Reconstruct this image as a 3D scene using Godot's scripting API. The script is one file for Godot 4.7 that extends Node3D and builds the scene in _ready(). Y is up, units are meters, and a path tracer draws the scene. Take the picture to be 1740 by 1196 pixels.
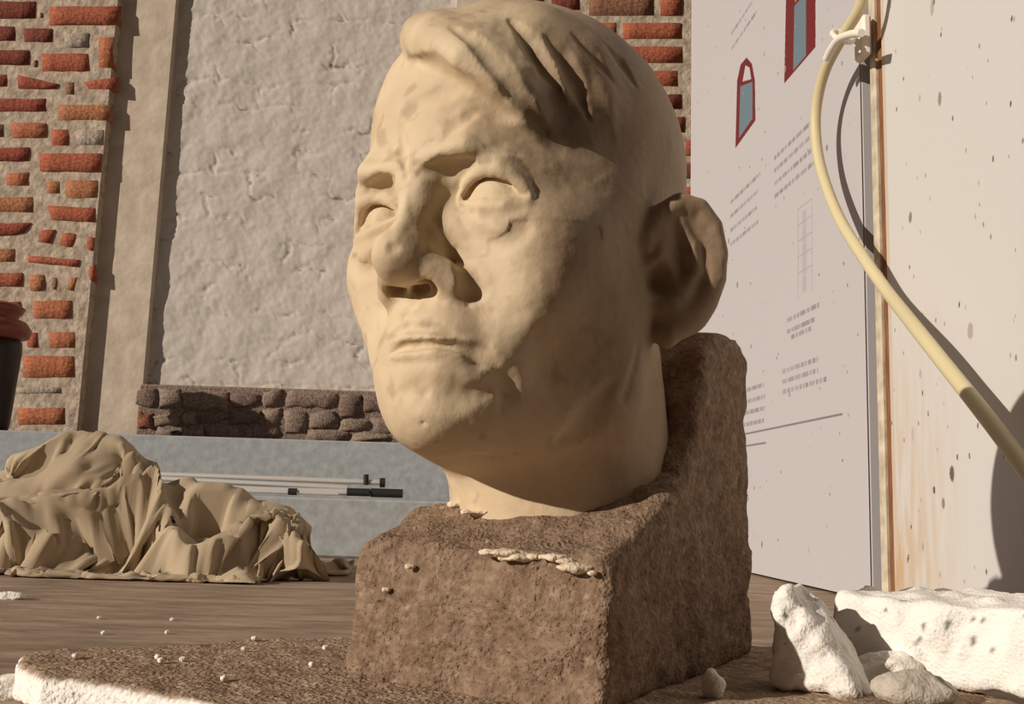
extends Node3D
# Carved stone head on a rough block in a workshop: camera, sky and sun first, then the room, then the things.

const FOCAL := 1700.0
const EYE := Vector3(0, 0.12, 0)
var aim: Basis
var used := {}
var rng := RandomNumberGenerator.new()
var M := {}

# ------------------------------------------------------------------ fields (signed distances, in millimetres)
class Op:
	var cut := false
	var k := 0.0
	func d(_p: Vector3) -> float:
		return 0.0

class Ell extends Op:
	var c: Vector3
	var i1: Vector3
	var i2: Vector3
	var b: Basis
	var turned := false
	func d(p: Vector3) -> float:
		var q := p - c
		if turned:
			q = q * b
		var k0 := (q * i1).length()
		var k1 := (q * i2).length() + 1e-9
		return k0 * (k0 - 1.0) / k1

class Cap extends Op:
	var pts: PackedVector3Array
	var rad: PackedFloat32Array
	func d(p: Vector3) -> float:
		if pts.size() == 1:
			return p.distance_to(pts[0]) - rad[0]
		var best := 1e9
		for i in pts.size() - 1:
			var a := pts[i]
			var ab := pts[i + 1] - a
			var t := clampf((p - a).dot(ab) / ab.length_squared(), 0.0, 1.0)
			var e := p.distance_to(a + ab * t) - lerpf(rad[i], rad[i + 1], t)
			if e < best:
				best = e
		return best

class Prism extends Op:                 # a polygon drawn in two axes, extruded along the third, edges rounded
	var poly: PackedVector2Array
	var ax := 0
	var ay := 1
	var az := 2
	var lo := 0.0
	var hi := 1.0
	var r := 3.0
	func d(p: Vector3) -> float:
		var q := Vector2(p[ax], p[ay])
		var n := poly.size()
		var best := 1e18
		var inside := false
		var j := n - 1
		for i in n:
			var a := poly[i]
			var b := poly[j]
			var e := b - a
			var w := q - a
			var l := w - e * clampf(w.dot(e) / e.length_squared(), 0.0, 1.0)
			best = minf(best, l.length_squared())
			if (a.y > q.y) != (b.y > q.y) and q.x < (b.x - a.x) * (q.y - a.y) / (b.y - a.y) + a.x:
				inside = not inside
			j = i
		var d2 := sqrt(best)
		if inside:
			d2 = -d2
		d2 += r
		var dz := absf(p[az] - (lo + hi) * 0.5) - (hi - lo) * 0.5 + r
		return minf(maxf(d2, dz), 0.0) + Vector2(maxf(d2, 0.0), maxf(dz, 0.0)).length() - r

class Stroke:
	var pts: PackedVector3Array
	var r := 1.0
	var a := 0.0
	var box: AABB
	func add(p: Vector3) -> float:
		var n := pts.size()
		var best := 0.0
		if n == 1:
			var x1 := p.distance_to(pts[0]) / r
			if x1 < 1.0:
				best = (1.0 - x1 * x1) * (1.0 - x1 * x1)
		for i in n - 1:
			var s := pts[i]
			var ab := pts[i + 1] - s
			var t := clampf((p - s).dot(ab) / ab.length_squared(), 0.0, 1.0)
			var w := lerpf(0.35 if i == 0 else 1.0, 0.35 if i == n - 2 else 1.0, t)
			var x := p.distance_to(s + ab * t) / (r * w)
			if x < 1.0:
				var g := w * (1.0 - x * x) * (1.0 - x * x)
				if g > best:
					best = g
		return a * best

class Field:
	var ops: Array[Op] = []
	var strokes: Array[Stroke] = []
	var most := 7.0                      # strokes together never push further than this
	var slack := 7.0
	var noises: Array[FastNoiseLite] = []
	var amps: PackedFloat32Array = []
	func ell(c: Vector3, r: Vector3, k := 0.0, rot := Vector3.ZERO, cut := false) -> void:
		var o := Ell.new()
		o.c = c
		o.i1 = Vector3.ONE / r
		o.i2 = Vector3.ONE / (r * r)
		o.k = k
		o.cut = cut
		if rot != Vector3.ZERO:
			o.b = Basis.from_euler(rot * PI / 180.0, EULER_ORDER_YXZ)
			o.turned = true
		ops.append(o)
	func cap(v: Array, k := 0.0, cut := false) -> void:
		var o := Cap.new()
		for i in range(0, v.size(), 4):
			o.pts.append(Vector3(v[i], v[i + 1], v[i + 2]))
			o.rad.append(v[i + 3])
		o.k = k
		o.cut = cut
		ops.append(o)
	func stroke(r: float, a: float, v: Array) -> void:
		var s := Stroke.new()
		for i in range(0, v.size(), 3):
			s.pts.append(Vector3(v[i], v[i + 1], v[i + 2]))
		s.r = r
		s.a = a
		s.box = AABB(s.pts[0], Vector3.ZERO)
		for q in s.pts:
			s.box = s.box.expand(q)
		s.box = s.box.grow(r)
		strokes.append(s)
	func prism(poly: Array, axes: Vector3i, lo: float, hi: float, r: float, k := 0.0) -> void:
		var o := Prism.new()
		for q in poly:
			o.poly.append(q)
		o.ax = axes.x
		o.ay = axes.y
		o.az = axes.z
		o.lo = lo
		o.hi = hi
		o.r = r
		o.k = k
		ops.append(o)
	func grain(kind: int, frequency: float, amp: float, octaves := 3, seed_n := 1) -> void:
		var n := FastNoiseLite.new()
		n.noise_type = kind as FastNoiseLite.NoiseType
		n.frequency = frequency
		n.fractal_octaves = octaves
		n.seed = seed_n
		noises.append(n)
		amps.append(amp)
		slack += absf(amp)
	func eval(p: Vector3, os: Array[Op]) -> float:
		var d := 1000.0
		for o in os:
			var e := o.d(p)
			if o.cut:
				e = -e
				if o.k > 0.0:
					var h := maxf(o.k - absf(d - e), 0.0) / o.k
					d = maxf(d, e) + h * h * o.k * 0.25
				else:
					d = maxf(d, e)
			elif o.k > 0.0:
				var h := maxf(o.k - absf(d - e), 0.0) / o.k
				d = minf(d, e) - h * h * o.k * 0.25
			else:
				d = minf(d, e)
		return d

	func mesh(lo: Vector3, hi: Vector3, cell: float, xf: Transform3D, paint: Callable) -> ArrayMesh:
		const B := 6
		var bx := ceili((hi.x - lo.x) / cell / B)
		var by := ceili((hi.y - lo.y) / cell / B)
		var bz := ceili((hi.z - lo.z) / cell / B)
		var nx := bx * B + 1
		var ny := by * B + 1
		var nz := bz * B + 1
		var g := PackedFloat32Array()
		g.resize(nx * ny * nz)
		g.fill(9999.0)
		var at := PackedInt32Array()
		at.resize(nx * ny * nz)
		at.fill(-1)
		var sy := nx
		var sz := nx * ny
		var half := B * cell * 0.5
		var hd := half * 1.7321
		var live: Array[Vector3i] = []
		for kz in bz:
			for ky in by:
				for kx in bx:
					var o0 := Vector3i(kx, ky, kz) * B
					var c := lo + Vector3(o0) * cell + Vector3.ONE * half
					var dc := eval(c, ops)
					if absf(dc) > hd * 2.2 + slack:
						continue
					live.append(o0)
					var os: Array[Op] = []
					for o in ops:
						var e := o.d(c)
						if o.cut:
							if -e > dc - 3.2 * hd - o.k - slack:
								os.append(o)
						elif e < dc + 3.2 * hd + o.k + slack:
							os.append(o)
					var ss: Array[Stroke] = []
					var bb := AABB(c - Vector3.ONE * half, Vector3.ONE * half * 2.0)
					for s in strokes:
						if s.box.intersects(bb):
							ss.append(s)
					for z in B + 1:
						for y in B + 1:
							var id := o0.x + (o0.y + y) * sy + (o0.z + z) * sz
							for x in B + 1:
								if g[id] > 9000.0:
									var p := lo + Vector3(o0.x + x, o0.y + y, o0.z + z) * cell
									var d := eval(p, os)
									if absf(d) < 25.0:
										var acc := 0.0
										for s in ss:
											acc += s.add(p)
										if acc != 0.0:
											d -= most * tanh(acc / most)
									for i in amps.size():
										d -= amps[i] * noises[i].get_noise_3dv(p)
									g[id] = d
								id += 1
		var V := PackedVector3Array()
		var cells := PackedInt32Array()
		for o0 in live:
			for z in B:
				for y in B:
					var id := o0.x + (o0.y + y) * sy + (o0.z + z) * sz
					for x in B:
						var v0 := g[id]
						var v1 := g[id + 1]
						var v2 := g[id + sy]
						var v3 := g[id + sy + 1]
						var v4 := g[id + sz]
						var v5 := g[id + sz + 1]
						var v6 := g[id + sz + sy]
						var v7 := g[id + sz + sy + 1]
						var m := int(v0 < 0.0) + int(v1 < 0.0) + int(v2 < 0.0) + int(v3 < 0.0) + int(v4 < 0.0) + int(v5 < 0.0) + int(v6 < 0.0) + int(v7 < 0.0)
						if m != 0 and m != 8:
							var s := Vector3.ZERO
							var n := 0
							if (v0 < 0.0) != (v1 < 0.0): s += Vector3(v0 / (v0 - v1), 0, 0); n += 1
							if (v2 < 0.0) != (v3 < 0.0): s += Vector3(v2 / (v2 - v3), 1, 0); n += 1
							if (v4 < 0.0) != (v5 < 0.0): s += Vector3(v4 / (v4 - v5), 0, 1); n += 1
							if (v6 < 0.0) != (v7 < 0.0): s += Vector3(v6 / (v6 - v7), 1, 1); n += 1
							if (v0 < 0.0) != (v2 < 0.0): s += Vector3(0, v0 / (v0 - v2), 0); n += 1
							if (v1 < 0.0) != (v3 < 0.0): s += Vector3(1, v1 / (v1 - v3), 0); n += 1
							if (v4 < 0.0) != (v6 < 0.0): s += Vector3(0, v4 / (v4 - v6), 1); n += 1
							if (v5 < 0.0) != (v7 < 0.0): s += Vector3(1, v5 / (v5 - v7), 1); n += 1
							if (v0 < 0.0) != (v4 < 0.0): s += Vector3(0, 0, v0 / (v0 - v4)); n += 1
							if (v1 < 0.0) != (v5 < 0.0): s += Vector3(1, 0, v1 / (v1 - v5)); n += 1
							if (v2 < 0.0) != (v6 < 0.0): s += Vector3(0, 1, v2 / (v2 - v6)); n += 1
							if (v3 < 0.0) != (v7 < 0.0): s += Vector3(1, 1, v3 / (v3 - v7)); n += 1
							at[id] = V.size()
							cells.append(id)
							V.append(lo + (Vector3(o0.x + x, o0.y + y, o0.z + z) + s / n) * cell)
						id += 1
		var I := PackedInt32Array()
		var step := [1, sy, sz]
		for id in cells:
			for a in 3:
				var da: int = step[a]
				if (g[id] < 0.0) == (g[id + da] < 0.0):
					continue
				var du: int = step[(a + 1) % 3]
				var dv: int = step[(a + 2) % 3]
				if id - du - dv < 0:
					continue
				var i0 := at[id]
				var i1 := at[id - du]
				var i2 := at[id - du - dv]
				var i3 := at[id - dv]
				if i1 < 0 or i2 < 0 or i3 < 0:
					continue
				if g[id] < 0.0:
					I.append_array(PackedInt32Array([i0, i2, i1, i0, i3, i2]))
				else:
					I.append_array(PackedInt32Array([i0, i1, i2, i0, i2, i3]))
		var N := PackedVector3Array()
		N.resize(V.size())
		for t in range(0, I.size(), 3):
			var n := (V[I[t + 2]] - V[I[t]]).cross(V[I[t + 1]] - V[I[t]])
			N[I[t]] += n
			N[I[t + 1]] += n
			N[I[t + 2]] += n
		var Cc := PackedColorArray()
		Cc.resize(V.size())
		for i in V.size():
			N[i] = N[i].normalized()
			Cc[i] = paint.call(V[i], N[i])
			V[i] = xf * V[i]
			N[i] = (xf.basis * N[i]).normalized()
		var arr := []
		arr.resize(Mesh.ARRAY_MAX)
		arr[Mesh.ARRAY_VERTEX] = V
		arr[Mesh.ARRAY_NORMAL] = N
		arr[Mesh.ARRAY_COLOR] = Cc
		arr[Mesh.ARRAY_INDEX] = I
		var out := ArrayMesh.new()
		out.add_surface_from_arrays(Mesh.PRIMITIVE_TRIANGLES, arr)
		return out

# ------------------------------------------------------------------ naming helpers
func numbered(called: String) -> String:
	var n: int = used.get(called, 0)
	used[called] = n + 1
	return called if n == 0 else "%s_%03d" % [called, n]

func thing(called: String, label: String, category: String, at: Vector3, group := "") -> Node3D:
	var o := Node3D.new()
	o.name = numbered(called)
	add_child(o)
	o.position = at
	tag(o, label, category, group)
	return o

func tag(o: Node, label: String, category: String, group := "") -> void:
	o.set_meta("label", label)
	o.set_meta("category", category)
	if group:
		o.set_meta("group", group)

func piece(called: String, mesh: Mesh, mat: Material, parent: Node, at := Vector3.ZERO) -> MeshInstance3D:
	var o := MeshInstance3D.new()
	o.name = numbered(called) if parent == self else called
	o.mesh = mesh
	o.material_override = mat
	o.position = at
	parent.add_child(o, true)
	return o

func struct(called: String, mesh: Mesh, mat: Material, at := Vector3.ZERO) -> MeshInstance3D:
	var o := piece(called, mesh, mat, self, at)
	o.set_meta("kind", "structure")
	return o

# ------------------------------------------------------------------ where a line of sight meets a wall or a level
func sight(x: float, y: float) -> Vector3:
	return aim * Vector3((x - 870.0) / FOCAL, (598.0 - y) / FOCAL, -1.0)

func on_z(x: float, y: float, z: float) -> Vector3:
	var d := sight(x, y)
	return EYE + d * ((z - EYE.z) / d.z)

func on_y(x: float, y: float, h: float) -> Vector3:
	var d := sight(x, y)
	return EYE + d * ((h - EYE.y) / d.y)

func on_plane(x: float, y: float, a: Vector3, n: Vector3) -> Vector3:
	var d := sight(x, y)
	return EYE + d * ((a - EYE).dot(n) / d.dot(n))

# ------------------------------------------------------------------ materials
func lin(r: float, g: float, b: float) -> Color:
	return Color(r, g, b).linear_to_srgb()

func noise_tex(freq: float, oct: int, lo: Color, hi: Color, seed_n: int, kind := FastNoiseLite.TYPE_SIMPLEX_SMOOTH, size := 512) -> NoiseTexture2D:
	var n := FastNoiseLite.new()
	n.noise_type = kind
	n.frequency = freq
	n.fractal_octaves = oct
	n.seed = seed_n
	var t := NoiseTexture2D.new()
	t.width = size
	t.height = size
	t.seamless = true
	t.noise = n
	var g := Gradient.new()
	g.set_color(0, lo)
	g.set_color(1, hi)
	t.color_ramp = g
	return t

func bump_tex(freq: float, oct: int, strength: float, seed_n: int, kind := FastNoiseLite.TYPE_SIMPLEX_SMOOTH) -> NoiseTexture2D:
	var n := FastNoiseLite.new()
	n.noise_type = kind
	n.frequency = freq
	n.fractal_octaves = oct
	n.seed = seed_n
	var t := NoiseTexture2D.new()
	t.width = 512
	t.height = 512
	t.seamless = true
	t.as_normal_map = true
	t.bump_strength = strength
	t.noise = n
	return t

func mat(col: Color, rough := 0.85, tex: Texture2D = null, bump: Texture2D = null, scale := 1.0, depth := 1.0, vertex := false) -> StandardMaterial3D:
	var m := StandardMaterial3D.new()
	m.albedo_color = col
	m.roughness = rough
	m.metallic_specular = 0.35
	if tex:
		m.albedo_texture = tex
	if bump:
		m.normal_enabled = true
		m.normal_texture = bump
		m.normal_scale = depth
	if tex or bump:
		m.uv1_triplanar = true
		m.uv1_world_triplanar = true
		m.uv1_scale = Vector3.ONE * scale
	if vertex:
		m.vertex_color_use_as_albedo = true
	return m

func materials() -> void:
	var bump := bump_tex(0.02, 5, 6.0, 3)
	var pits := bump_tex(0.06, 4, 8.0, 5)
	var mottle := noise_tex(0.012, 5, Color(0.72, 0.7, 0.68), Color(1.12, 1.08, 1.02).clamp(), 11)
	var mottle2 := noise_tex(0.03, 5, Color(0.62, 0.58, 0.56), Color(1, 1, 1), 17)
	M.marble = mat(Color.WHITE, 0.62, null, bump, 14.0, 0.25, true)
	M.stone = mat(Color.WHITE, 0.95, mottle2, pits, 9.0, 1.0, true)
	M.foam = mat(Color.WHITE, 0.8, null, pits, 12.0, 0.6, true)
	M.dirty = mat(Color.WHITE, 0.95, null, pits, 7.0, 0.8, true)
	M.cloth = mat(Color.WHITE, 0.95, null, bump_tex(0.2, 2, 4.0, 8), 16.0, 0.3, true)
	M.cloth.rim_enabled = true
	M.cloth.rim = 0.2
	M.mortar = mat(lin(0.66, 0.55, 0.44), 0.95, mottle, bump, 3.0, 0.8)
	M.plaster = mat(lin(0.68, 0.58, 0.47), 0.92, noise_tex(0.008, 4, Color(0.86, 0.85, 0.84), Color(1, 1, 1), 13), bump, 2.0, 0.25)
	M.reveal = mat(lin(0.42, 0.34, 0.24), 0.95, mottle, bump, 2.0, 0.3)
	M.lime = mat(Color.WHITE, 0.92, null, bump, 4.0, 0.15, true)
	var tones := [lin(0.60, 0.19, 0.11), lin(0.66, 0.25, 0.13), lin(0.46, 0.13, 0.085), lin(0.64, 0.29, 0.15), lin(0.33, 0.095, 0.07), lin(0.42, 0.22, 0.14), lin(0.62, 0.55, 0.46)]
	M.brick = []
	for t in tones:
		M.brick.append(mat(t, 0.95, mottle2, bump, 5.0, 1.0))
	M.rubble = [mat(lin(0.31, 0.23, 0.195), 0.95, mottle2, pits, 5.0, 1.0), mat(lin(0.40, 0.31, 0.26), 0.95, mottle2, pits, 5.0, 1.0), mat(lin(0.45, 0.36, 0.29), 0.95, mottle2, pits, 5.0, 1.0), mat(lin(0.45, 0.19, 0.12), 0.95, mottle2, pits, 5.0, 1.0)]
	M.floor = mat(lin(0.48, 0.36, 0.26), 0.8, noise_tex(0.01, 5, Color(0.7, 0.7, 0.7), Color(1, 1, 1), 23), bump, 1.5, 0.3)
	M.floor.uv1_scale = Vector3(1.2, 1.2, 5.0)
	M.blue = mat(lin(0.40, 0.42, 0.43), 0.85, noise_tex(0.03, 4, Color(0.86, 0.86, 0.86), Color(1, 1, 1), 31), bump, 2.0, 0.2)
	M.wall = mat(lin(0.60, 0.54, 0.46), 0.95, mottle, bump, 1.0, 0.3)
	M.chrome = mat(lin(0.82, 0.80, 0.77), 0.38)
	M.chrome.metallic = 0.55
	M.black = mat(lin(0.025, 0.023, 0.022), 0.5)
	M.hose = mat(lin(0.62, 0.55, 0.34), 0.45)
	M.hose.subsurf_scatter_enabled = true
	M.hose.subsurf_scatter_strength = 0.15
	M.tie = mat(lin(0.80, 0.76, 0.68), 0.6)
	M.cream = mat(lin(0.74, 0.66, 0.52), 0.8, mottle, bump, 4.0, 0.2)
	M.wood = mat(lin(0.36, 0.17, 0.08), 0.7, noise_tex(0.02, 4, Color(0.6, 0.55, 0.5), Color(1, 1, 1), 41), bump, 4.0, 0.3)
	M.wood.uv1_scale = Vector3(30, 1.5, 30)
	M.jug = mat(lin(0.035, 0.022, 0.018), 0.4)
	M.jugtop = mat(lin(0.26, 0.07, 0.045), 0.3)

# ------------------------------------------------------------------ shapes
func box(size: Vector3) -> BoxMesh:
	var b := BoxMesh.new()
	b.size = size
	return b

func soft_box(size: Vector3, r: float) -> ArrayMesh:      # a box with chamfered edges
	var st := SurfaceTool.new()
	st.begin(Mesh.PRIMITIVE_TRIANGLES)
	var h := size * 0.5
	for ax in 3:
		for s in [-1.0, 1.0]:
			var u: int = (ax + 1) % 3
			var v: int = (ax + 2) % 3
			var q: Array[Vector3] = []
			for c in [[-1, -1], [1, -1], [1, 1], [-1, 1]]:
				var p := Vector3.ZERO
				p[ax] = s * h[ax]
				p[u] = c[0] * (h[u] - r)
				p[v] = c[1] * (h[v] - r)
				q.append(p)
			face(st, q, s < 0.0)
			for e in [-1.0, 1.0]:                               # chamfers towards axis u
				var a: Array[Vector3] = []
				for w in [-1.0, 1.0]:
					var p := Vector3.ZERO
					p[ax] = s * h[ax]
					p[u] = e * (h[u] - r)
					p[v] = w * (h[v] - r)
					a.append(p)
				for w in [1.0, -1.0]:
					var p := Vector3.ZERO
					p[ax] = s * (h[ax] - r)
					p[u] = e * h[u]
					p[v] = w * (h[v] - r)
					a.append(p)
				face(st, a, s * e > 0.0)
	for sx in [-1.0, 1.0]:
		for sy in [-1.0, 1.0]:
			for sz in [-1.0, 1.0]:
				var g := Vector3(sx, sy, sz)
				var p := g * (h - Vector3.ONE * r)
				var tri: Array[Vector3] = [p + Vector3(sx * r, 0, 0), p + Vector3(0, sy * r, 0), p + Vector3(0, 0, sz * r)]
				if sx * sy * sz > 0.0:
					tri.reverse()
				for t in tri:
					st.add_vertex(t)
	st.generate_normals()
	return st.commit()

func face(st: SurfaceTool, q: Array[Vector3], flip: bool) -> void:
	var o := [0, 2, 1, 0, 3, 2] if not flip else [0, 1, 2, 0, 2, 3]
	st.set_smooth_group(-1)
	for i in o:
		st.add_vertex(q[i])

func tube(pts: PackedVector3Array, rad: Callable, sides := 12, caps := true) -> ArrayMesh:
	var st := SurfaceTool.new()
	st.begin(Mesh.PRIMITIVE_TRIANGLES)
	st.set_smooth_group(0)
	var rings: Array[PackedVector3Array] = []
	var up := Vector3(0.31, 0.2, 0.93).normalized()
	for i in pts.size():
		var t := (pts[mini(i + 1, pts.size() - 1)] - pts[maxi(i - 1, 0)]).normalized()
		var a := t.cross(up).normalized()
		up = a.cross(t).normalized()
		var ring := PackedVector3Array()
		var r: float = rad.call(float(i) / (pts.size() - 1))
		for k in sides:
			var w := TAU * k / sides
			ring.append(pts[i] + (a * cos(w) + up * sin(w)) * r)
		rings.append(ring)
	for i in pts.size() - 1:
		for k in sides:
			var n := (k + 1) % sides
			for v in [rings[i][k], rings[i + 1][k], rings[i][n], rings[i][n], rings[i + 1][k], rings[i + 1][n]]:
				st.add_vertex(v)
	if caps:
		st.set_smooth_group(-1)
		for k in sides:
			var n := (k + 1) % sides
			for v in [pts[0], rings[0][k], rings[0][n]]:
				st.add_vertex(v)
			var l := pts.size() - 1
			for v in [pts[l], rings[l][n], rings[l][k]]:
				st.add_vertex(v)
	st.generate_normals()
	return st.commit()

func rod(a: Vector3, b: Vector3, r: float, sides := 14) -> ArrayMesh:
	return tube(PackedVector3Array([a, a.lerp(b, 0.01), a.lerp(b, 0.99), b]), func(_t: float) -> float: return r, sides)

func lathe(profile: Array, sides := 40) -> ArrayMesh:
	var st := SurfaceTool.new()
	st.begin(Mesh.PRIMITIVE_TRIANGLES)
	st.set_smooth_group(0)
	for i in profile.size() - 1:
		var p: Vector2 = profile[i]
		var q: Vector2 = profile[i + 1]
		for k in sides:
			var a := TAU * k / sides
			var b := TAU * (k + 1) / sides
			var p0 := Vector3(p.x * cos(a), p.y, p.x * sin(a))
			var p1 := Vector3(p.x * cos(b), p.y, p.x * sin(b))
			var q0 := Vector3(q.x * cos(a), q.y, q.x * sin(a))
			var q1 := Vector3(q.x * cos(b), q.y, q.x * sin(b))
			for v in [p0, p1, q0, p1, q1, q0]:
				st.add_vertex(v)
	st.generate_normals()
	return st.commit()

func smooth_path(p: Array, steps := 10) -> PackedVector3Array:
	var out := PackedVector3Array()
	for i in p.size() - 1:
		var a: Vector3 = p[maxi(i - 1, 0)]
		var b: Vector3 = p[i]
		var c: Vector3 = p[i + 1]
		var d: Vector3 = p[mini(i + 2, p.size() - 1)]
		for s in steps:
			out.append(b.cubic_interpolate(c, a, d, float(s) / steps))
	out.append(p[p.size() - 1])
	return out

# a brick or stone: a face between four corners with an uneven outline, worn edges and sides that run back into the wall
func worn_face(q: Array[Vector3], depth: float, wear: float, bulge: float) -> ArrayMesh:
	var st := SurfaceTool.new()
	st.begin(Mesh.PRIMITIVE_TRIANGLES)
	st.set_smooth_group(0)
	var w := q[0].distance_to(q[1])
	var h := q[0].distance_to(q[3])
	var nu := clampi(roundi(w / 0.035), 2, 5)
	var nv := 2
	var rim := minf(0.006, minf(w, h) * 0.2)
	var g: Array[PackedVector3Array] = []
	for j in nv + 3:
		var row := PackedVector3Array()
		for i in nu + 3:
			var iu := clampi(i - 1, 0, nu)
			var jv := clampi(j - 1, 0, nv)
			var u := float(iu) / nu
			var v := float(jv) / nv
			u = lerpf(rim / w, 1.0 - rim / w, u)
			v = lerpf(rim / h, 1.0 - rim / h, v)
			var p := q[0].lerp(q[1], u).lerp(q[3].lerp(q[2], u), v)
			p.z += rng.randf_range(-0.5, 0.5) * bulge
			p += Vector3(rng.randf_range(-1, 1), rng.randf_range(-1, 1), 0) * wear * 0.5
			row.append(p)
		g.append(row)
	for j in nv + 3:                                             # the rim: pushed outwards and back
		for i in nu + 3:
			if i == 0 or j == 0 or i == nu + 2 or j == nv + 2:
				var iu := clampi(i, 1, nu + 1)
				var jv := clampi(j, 1, nv + 1)
				var p := g[jv][iu]
				var o := Vector3.ZERO
				if i == 0: o.x = -1
				if i == nu + 2: o.x = 1
				if j == 0: o.y = 1
				if j == nv + 2: o.y = -1
				g[j][i] = p + o * rim * rng.randf_range(0.7, 1.3) + Vector3(0, 0, -depth)
	for j in nv + 2:
		for i in nu + 2:
			for v in [g[j][i], g[j][i + 1], g[j + 1][i], g[j][i + 1], g[j + 1][i + 1], g[j + 1][i]]:
				st.add_vertex(v)
	st.generate_normals()
	return st.commit()

func wall_piece(parent: Node3D, called: String, m: Material, px: Array, z: float, depth: float, wear := 0.003, bulge := 0.002) -> void:
	var q: Array[Vector3] = []
	if px.size() == 4:
		px = [px[0], px[1], px[2], px[1], px[2], px[3], px[0], px[3]]
	for i in 4:
		q.append(on_z(px[i * 2], px[i * 2 + 1], z) - parent.position)
	piece(called, worn_face(q, depth, wear, bulge), m, parent)

func lump(r: Vector3, seed_n: int, rough: float, cell: float, col: Callable, chips := 3) -> ArrayMesh:   # an irregular crumb, broken off
	var f := Field.new()
	var rr := RandomNumberGenerator.new()
	rr.seed = seed_n
	f.ell(Vector3(0, r.y * 0.8, 0), r)
	for i in chips:
		var n := Vector3(rr.randf_range(-1, 1), rr.randf_range(-0.2, 1), rr.randf_range(-1, 1)).normalized()
		f.ell(Vector3(0, r.y * 0.8, 0) + n * r * 1.55, r * 0.85, r.y * 0.3, Vector3.ZERO, true)
	f.grain(FastNoiseLite.TYPE_SIMPLEX_SMOOTH, 0.2 / rough, rough * 0.8, 3, seed_n)
	return f.mesh(Vector3(-r.x, -r.y * 0.3, -r.z) * 1.3 - Vector3.ONE * rough, r * 1.3 + Vector3(0, r.y, 0) + Vector3.ONE * rough, cell, Transform3D(Basis.from_scale(Vector3.ONE * 0.001), Vector3.ZERO), col)

# ------------------------------------------------------------------ the place
func _ready() -> void:
	rng.seed = 7
	# camera
	var cam := Camera3D.new()
	cam.name = "camera"
	cam.fov = rad_to_deg(2.0 * atan(598.0 / FOCAL))
	cam.near = 0.02
	cam.position = EYE
	aim = Basis(Vector3.RIGHT, deg_to_rad(8.5)) * Basis(Vector3.BACK, deg_to_rad(1.8))
	cam.basis = aim
	add_child(cam)
	cam.current = true
	# sky and exposure
	var env := Environment.new()
	env.background_mode = Environment.BG_SKY
	env.tonemap_mode = Environment.TONE_MAPPER_LINEAR
	env.tonemap_exposure = 1.0
	env.sdfgi_enabled = true
	env.ssao_enabled = true
	env.ssil_enabled = true
	var sky := Sky.new()
	var sm := ProceduralSkyMaterial.new()
	sm.sky_top_color = Color(0.45, 0.52, 0.66)
	sm.sky_horizon_color = Color(0.92, 0.80, 0.68)
	sm.ground_bottom_color = Color(0.30, 0.25, 0.20)
	sm.ground_horizon_color = Color(0.60, 0.52, 0.44)
	sm.sky_energy_multiplier = 0.9
	sm.ground_energy_multiplier = 0.6
	sky.sky_material = sm
	env.sky = sky
	var we := WorldEnvironment.new()
	we.name = "world_environment"
	we.environment = env
	add_child(we)
	# low warm sun from the left, behind the camera
	var sun := DirectionalLight3D.new()
	sun.name = "sun"
	sun.light_color = Color(1.0, 0.95, 0.885)
	sun.light_energy = 1.25
	sun.light_angular_distance = 0.6
	sun.shadow_enabled = true
	add_child(sun)
	sun.look_at_from_position(Vector3.ZERO, Vector3(0.814, -0.34, -0.47), Vector3.UP)

	materials()
	room()
	back_wall()
	platform()
	boards()
	bust()
	foam()
	cloth()
	rods()
	hose()
	crumbs()

func room() -> void:
	struct("floor", box(Vector3(6.4, 0.1, 7.4)), M.floor, Vector3(-1.4, -0.05, -0.2))
	struct("ceiling", box(Vector3(6.4, 0.1, 7.4)), M.wall, Vector3(-1.4, 4.55, -0.2))
	struct("wall_right", box(Vector3(0.2, 4.5, 7.0)), M.wall, Vector3(1.6, 2.25, -0.1))
	struct("wall_front", box(Vector3(6.0, 4.5, 0.2)), M.wall, Vector3(-1.4, 2.25, 3.4))
	# the left wall: a wide open doorway lets the sun in
	struct("wall_left", box(Vector3(0.2, 4.5, 0.5)), M.wall, Vector3(-4.3, 2.25, -2.95))
	struct("wall_left", box(Vector3(0.2, 4.5, 1.0)), M.wall, Vector3(-4.3, 2.25, 2.9))
	struct("wall_left", box(Vector3(0.2, 0.3, 5.1)), M.wall, Vector3(-4.3, 4.35, -0.15))

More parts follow.
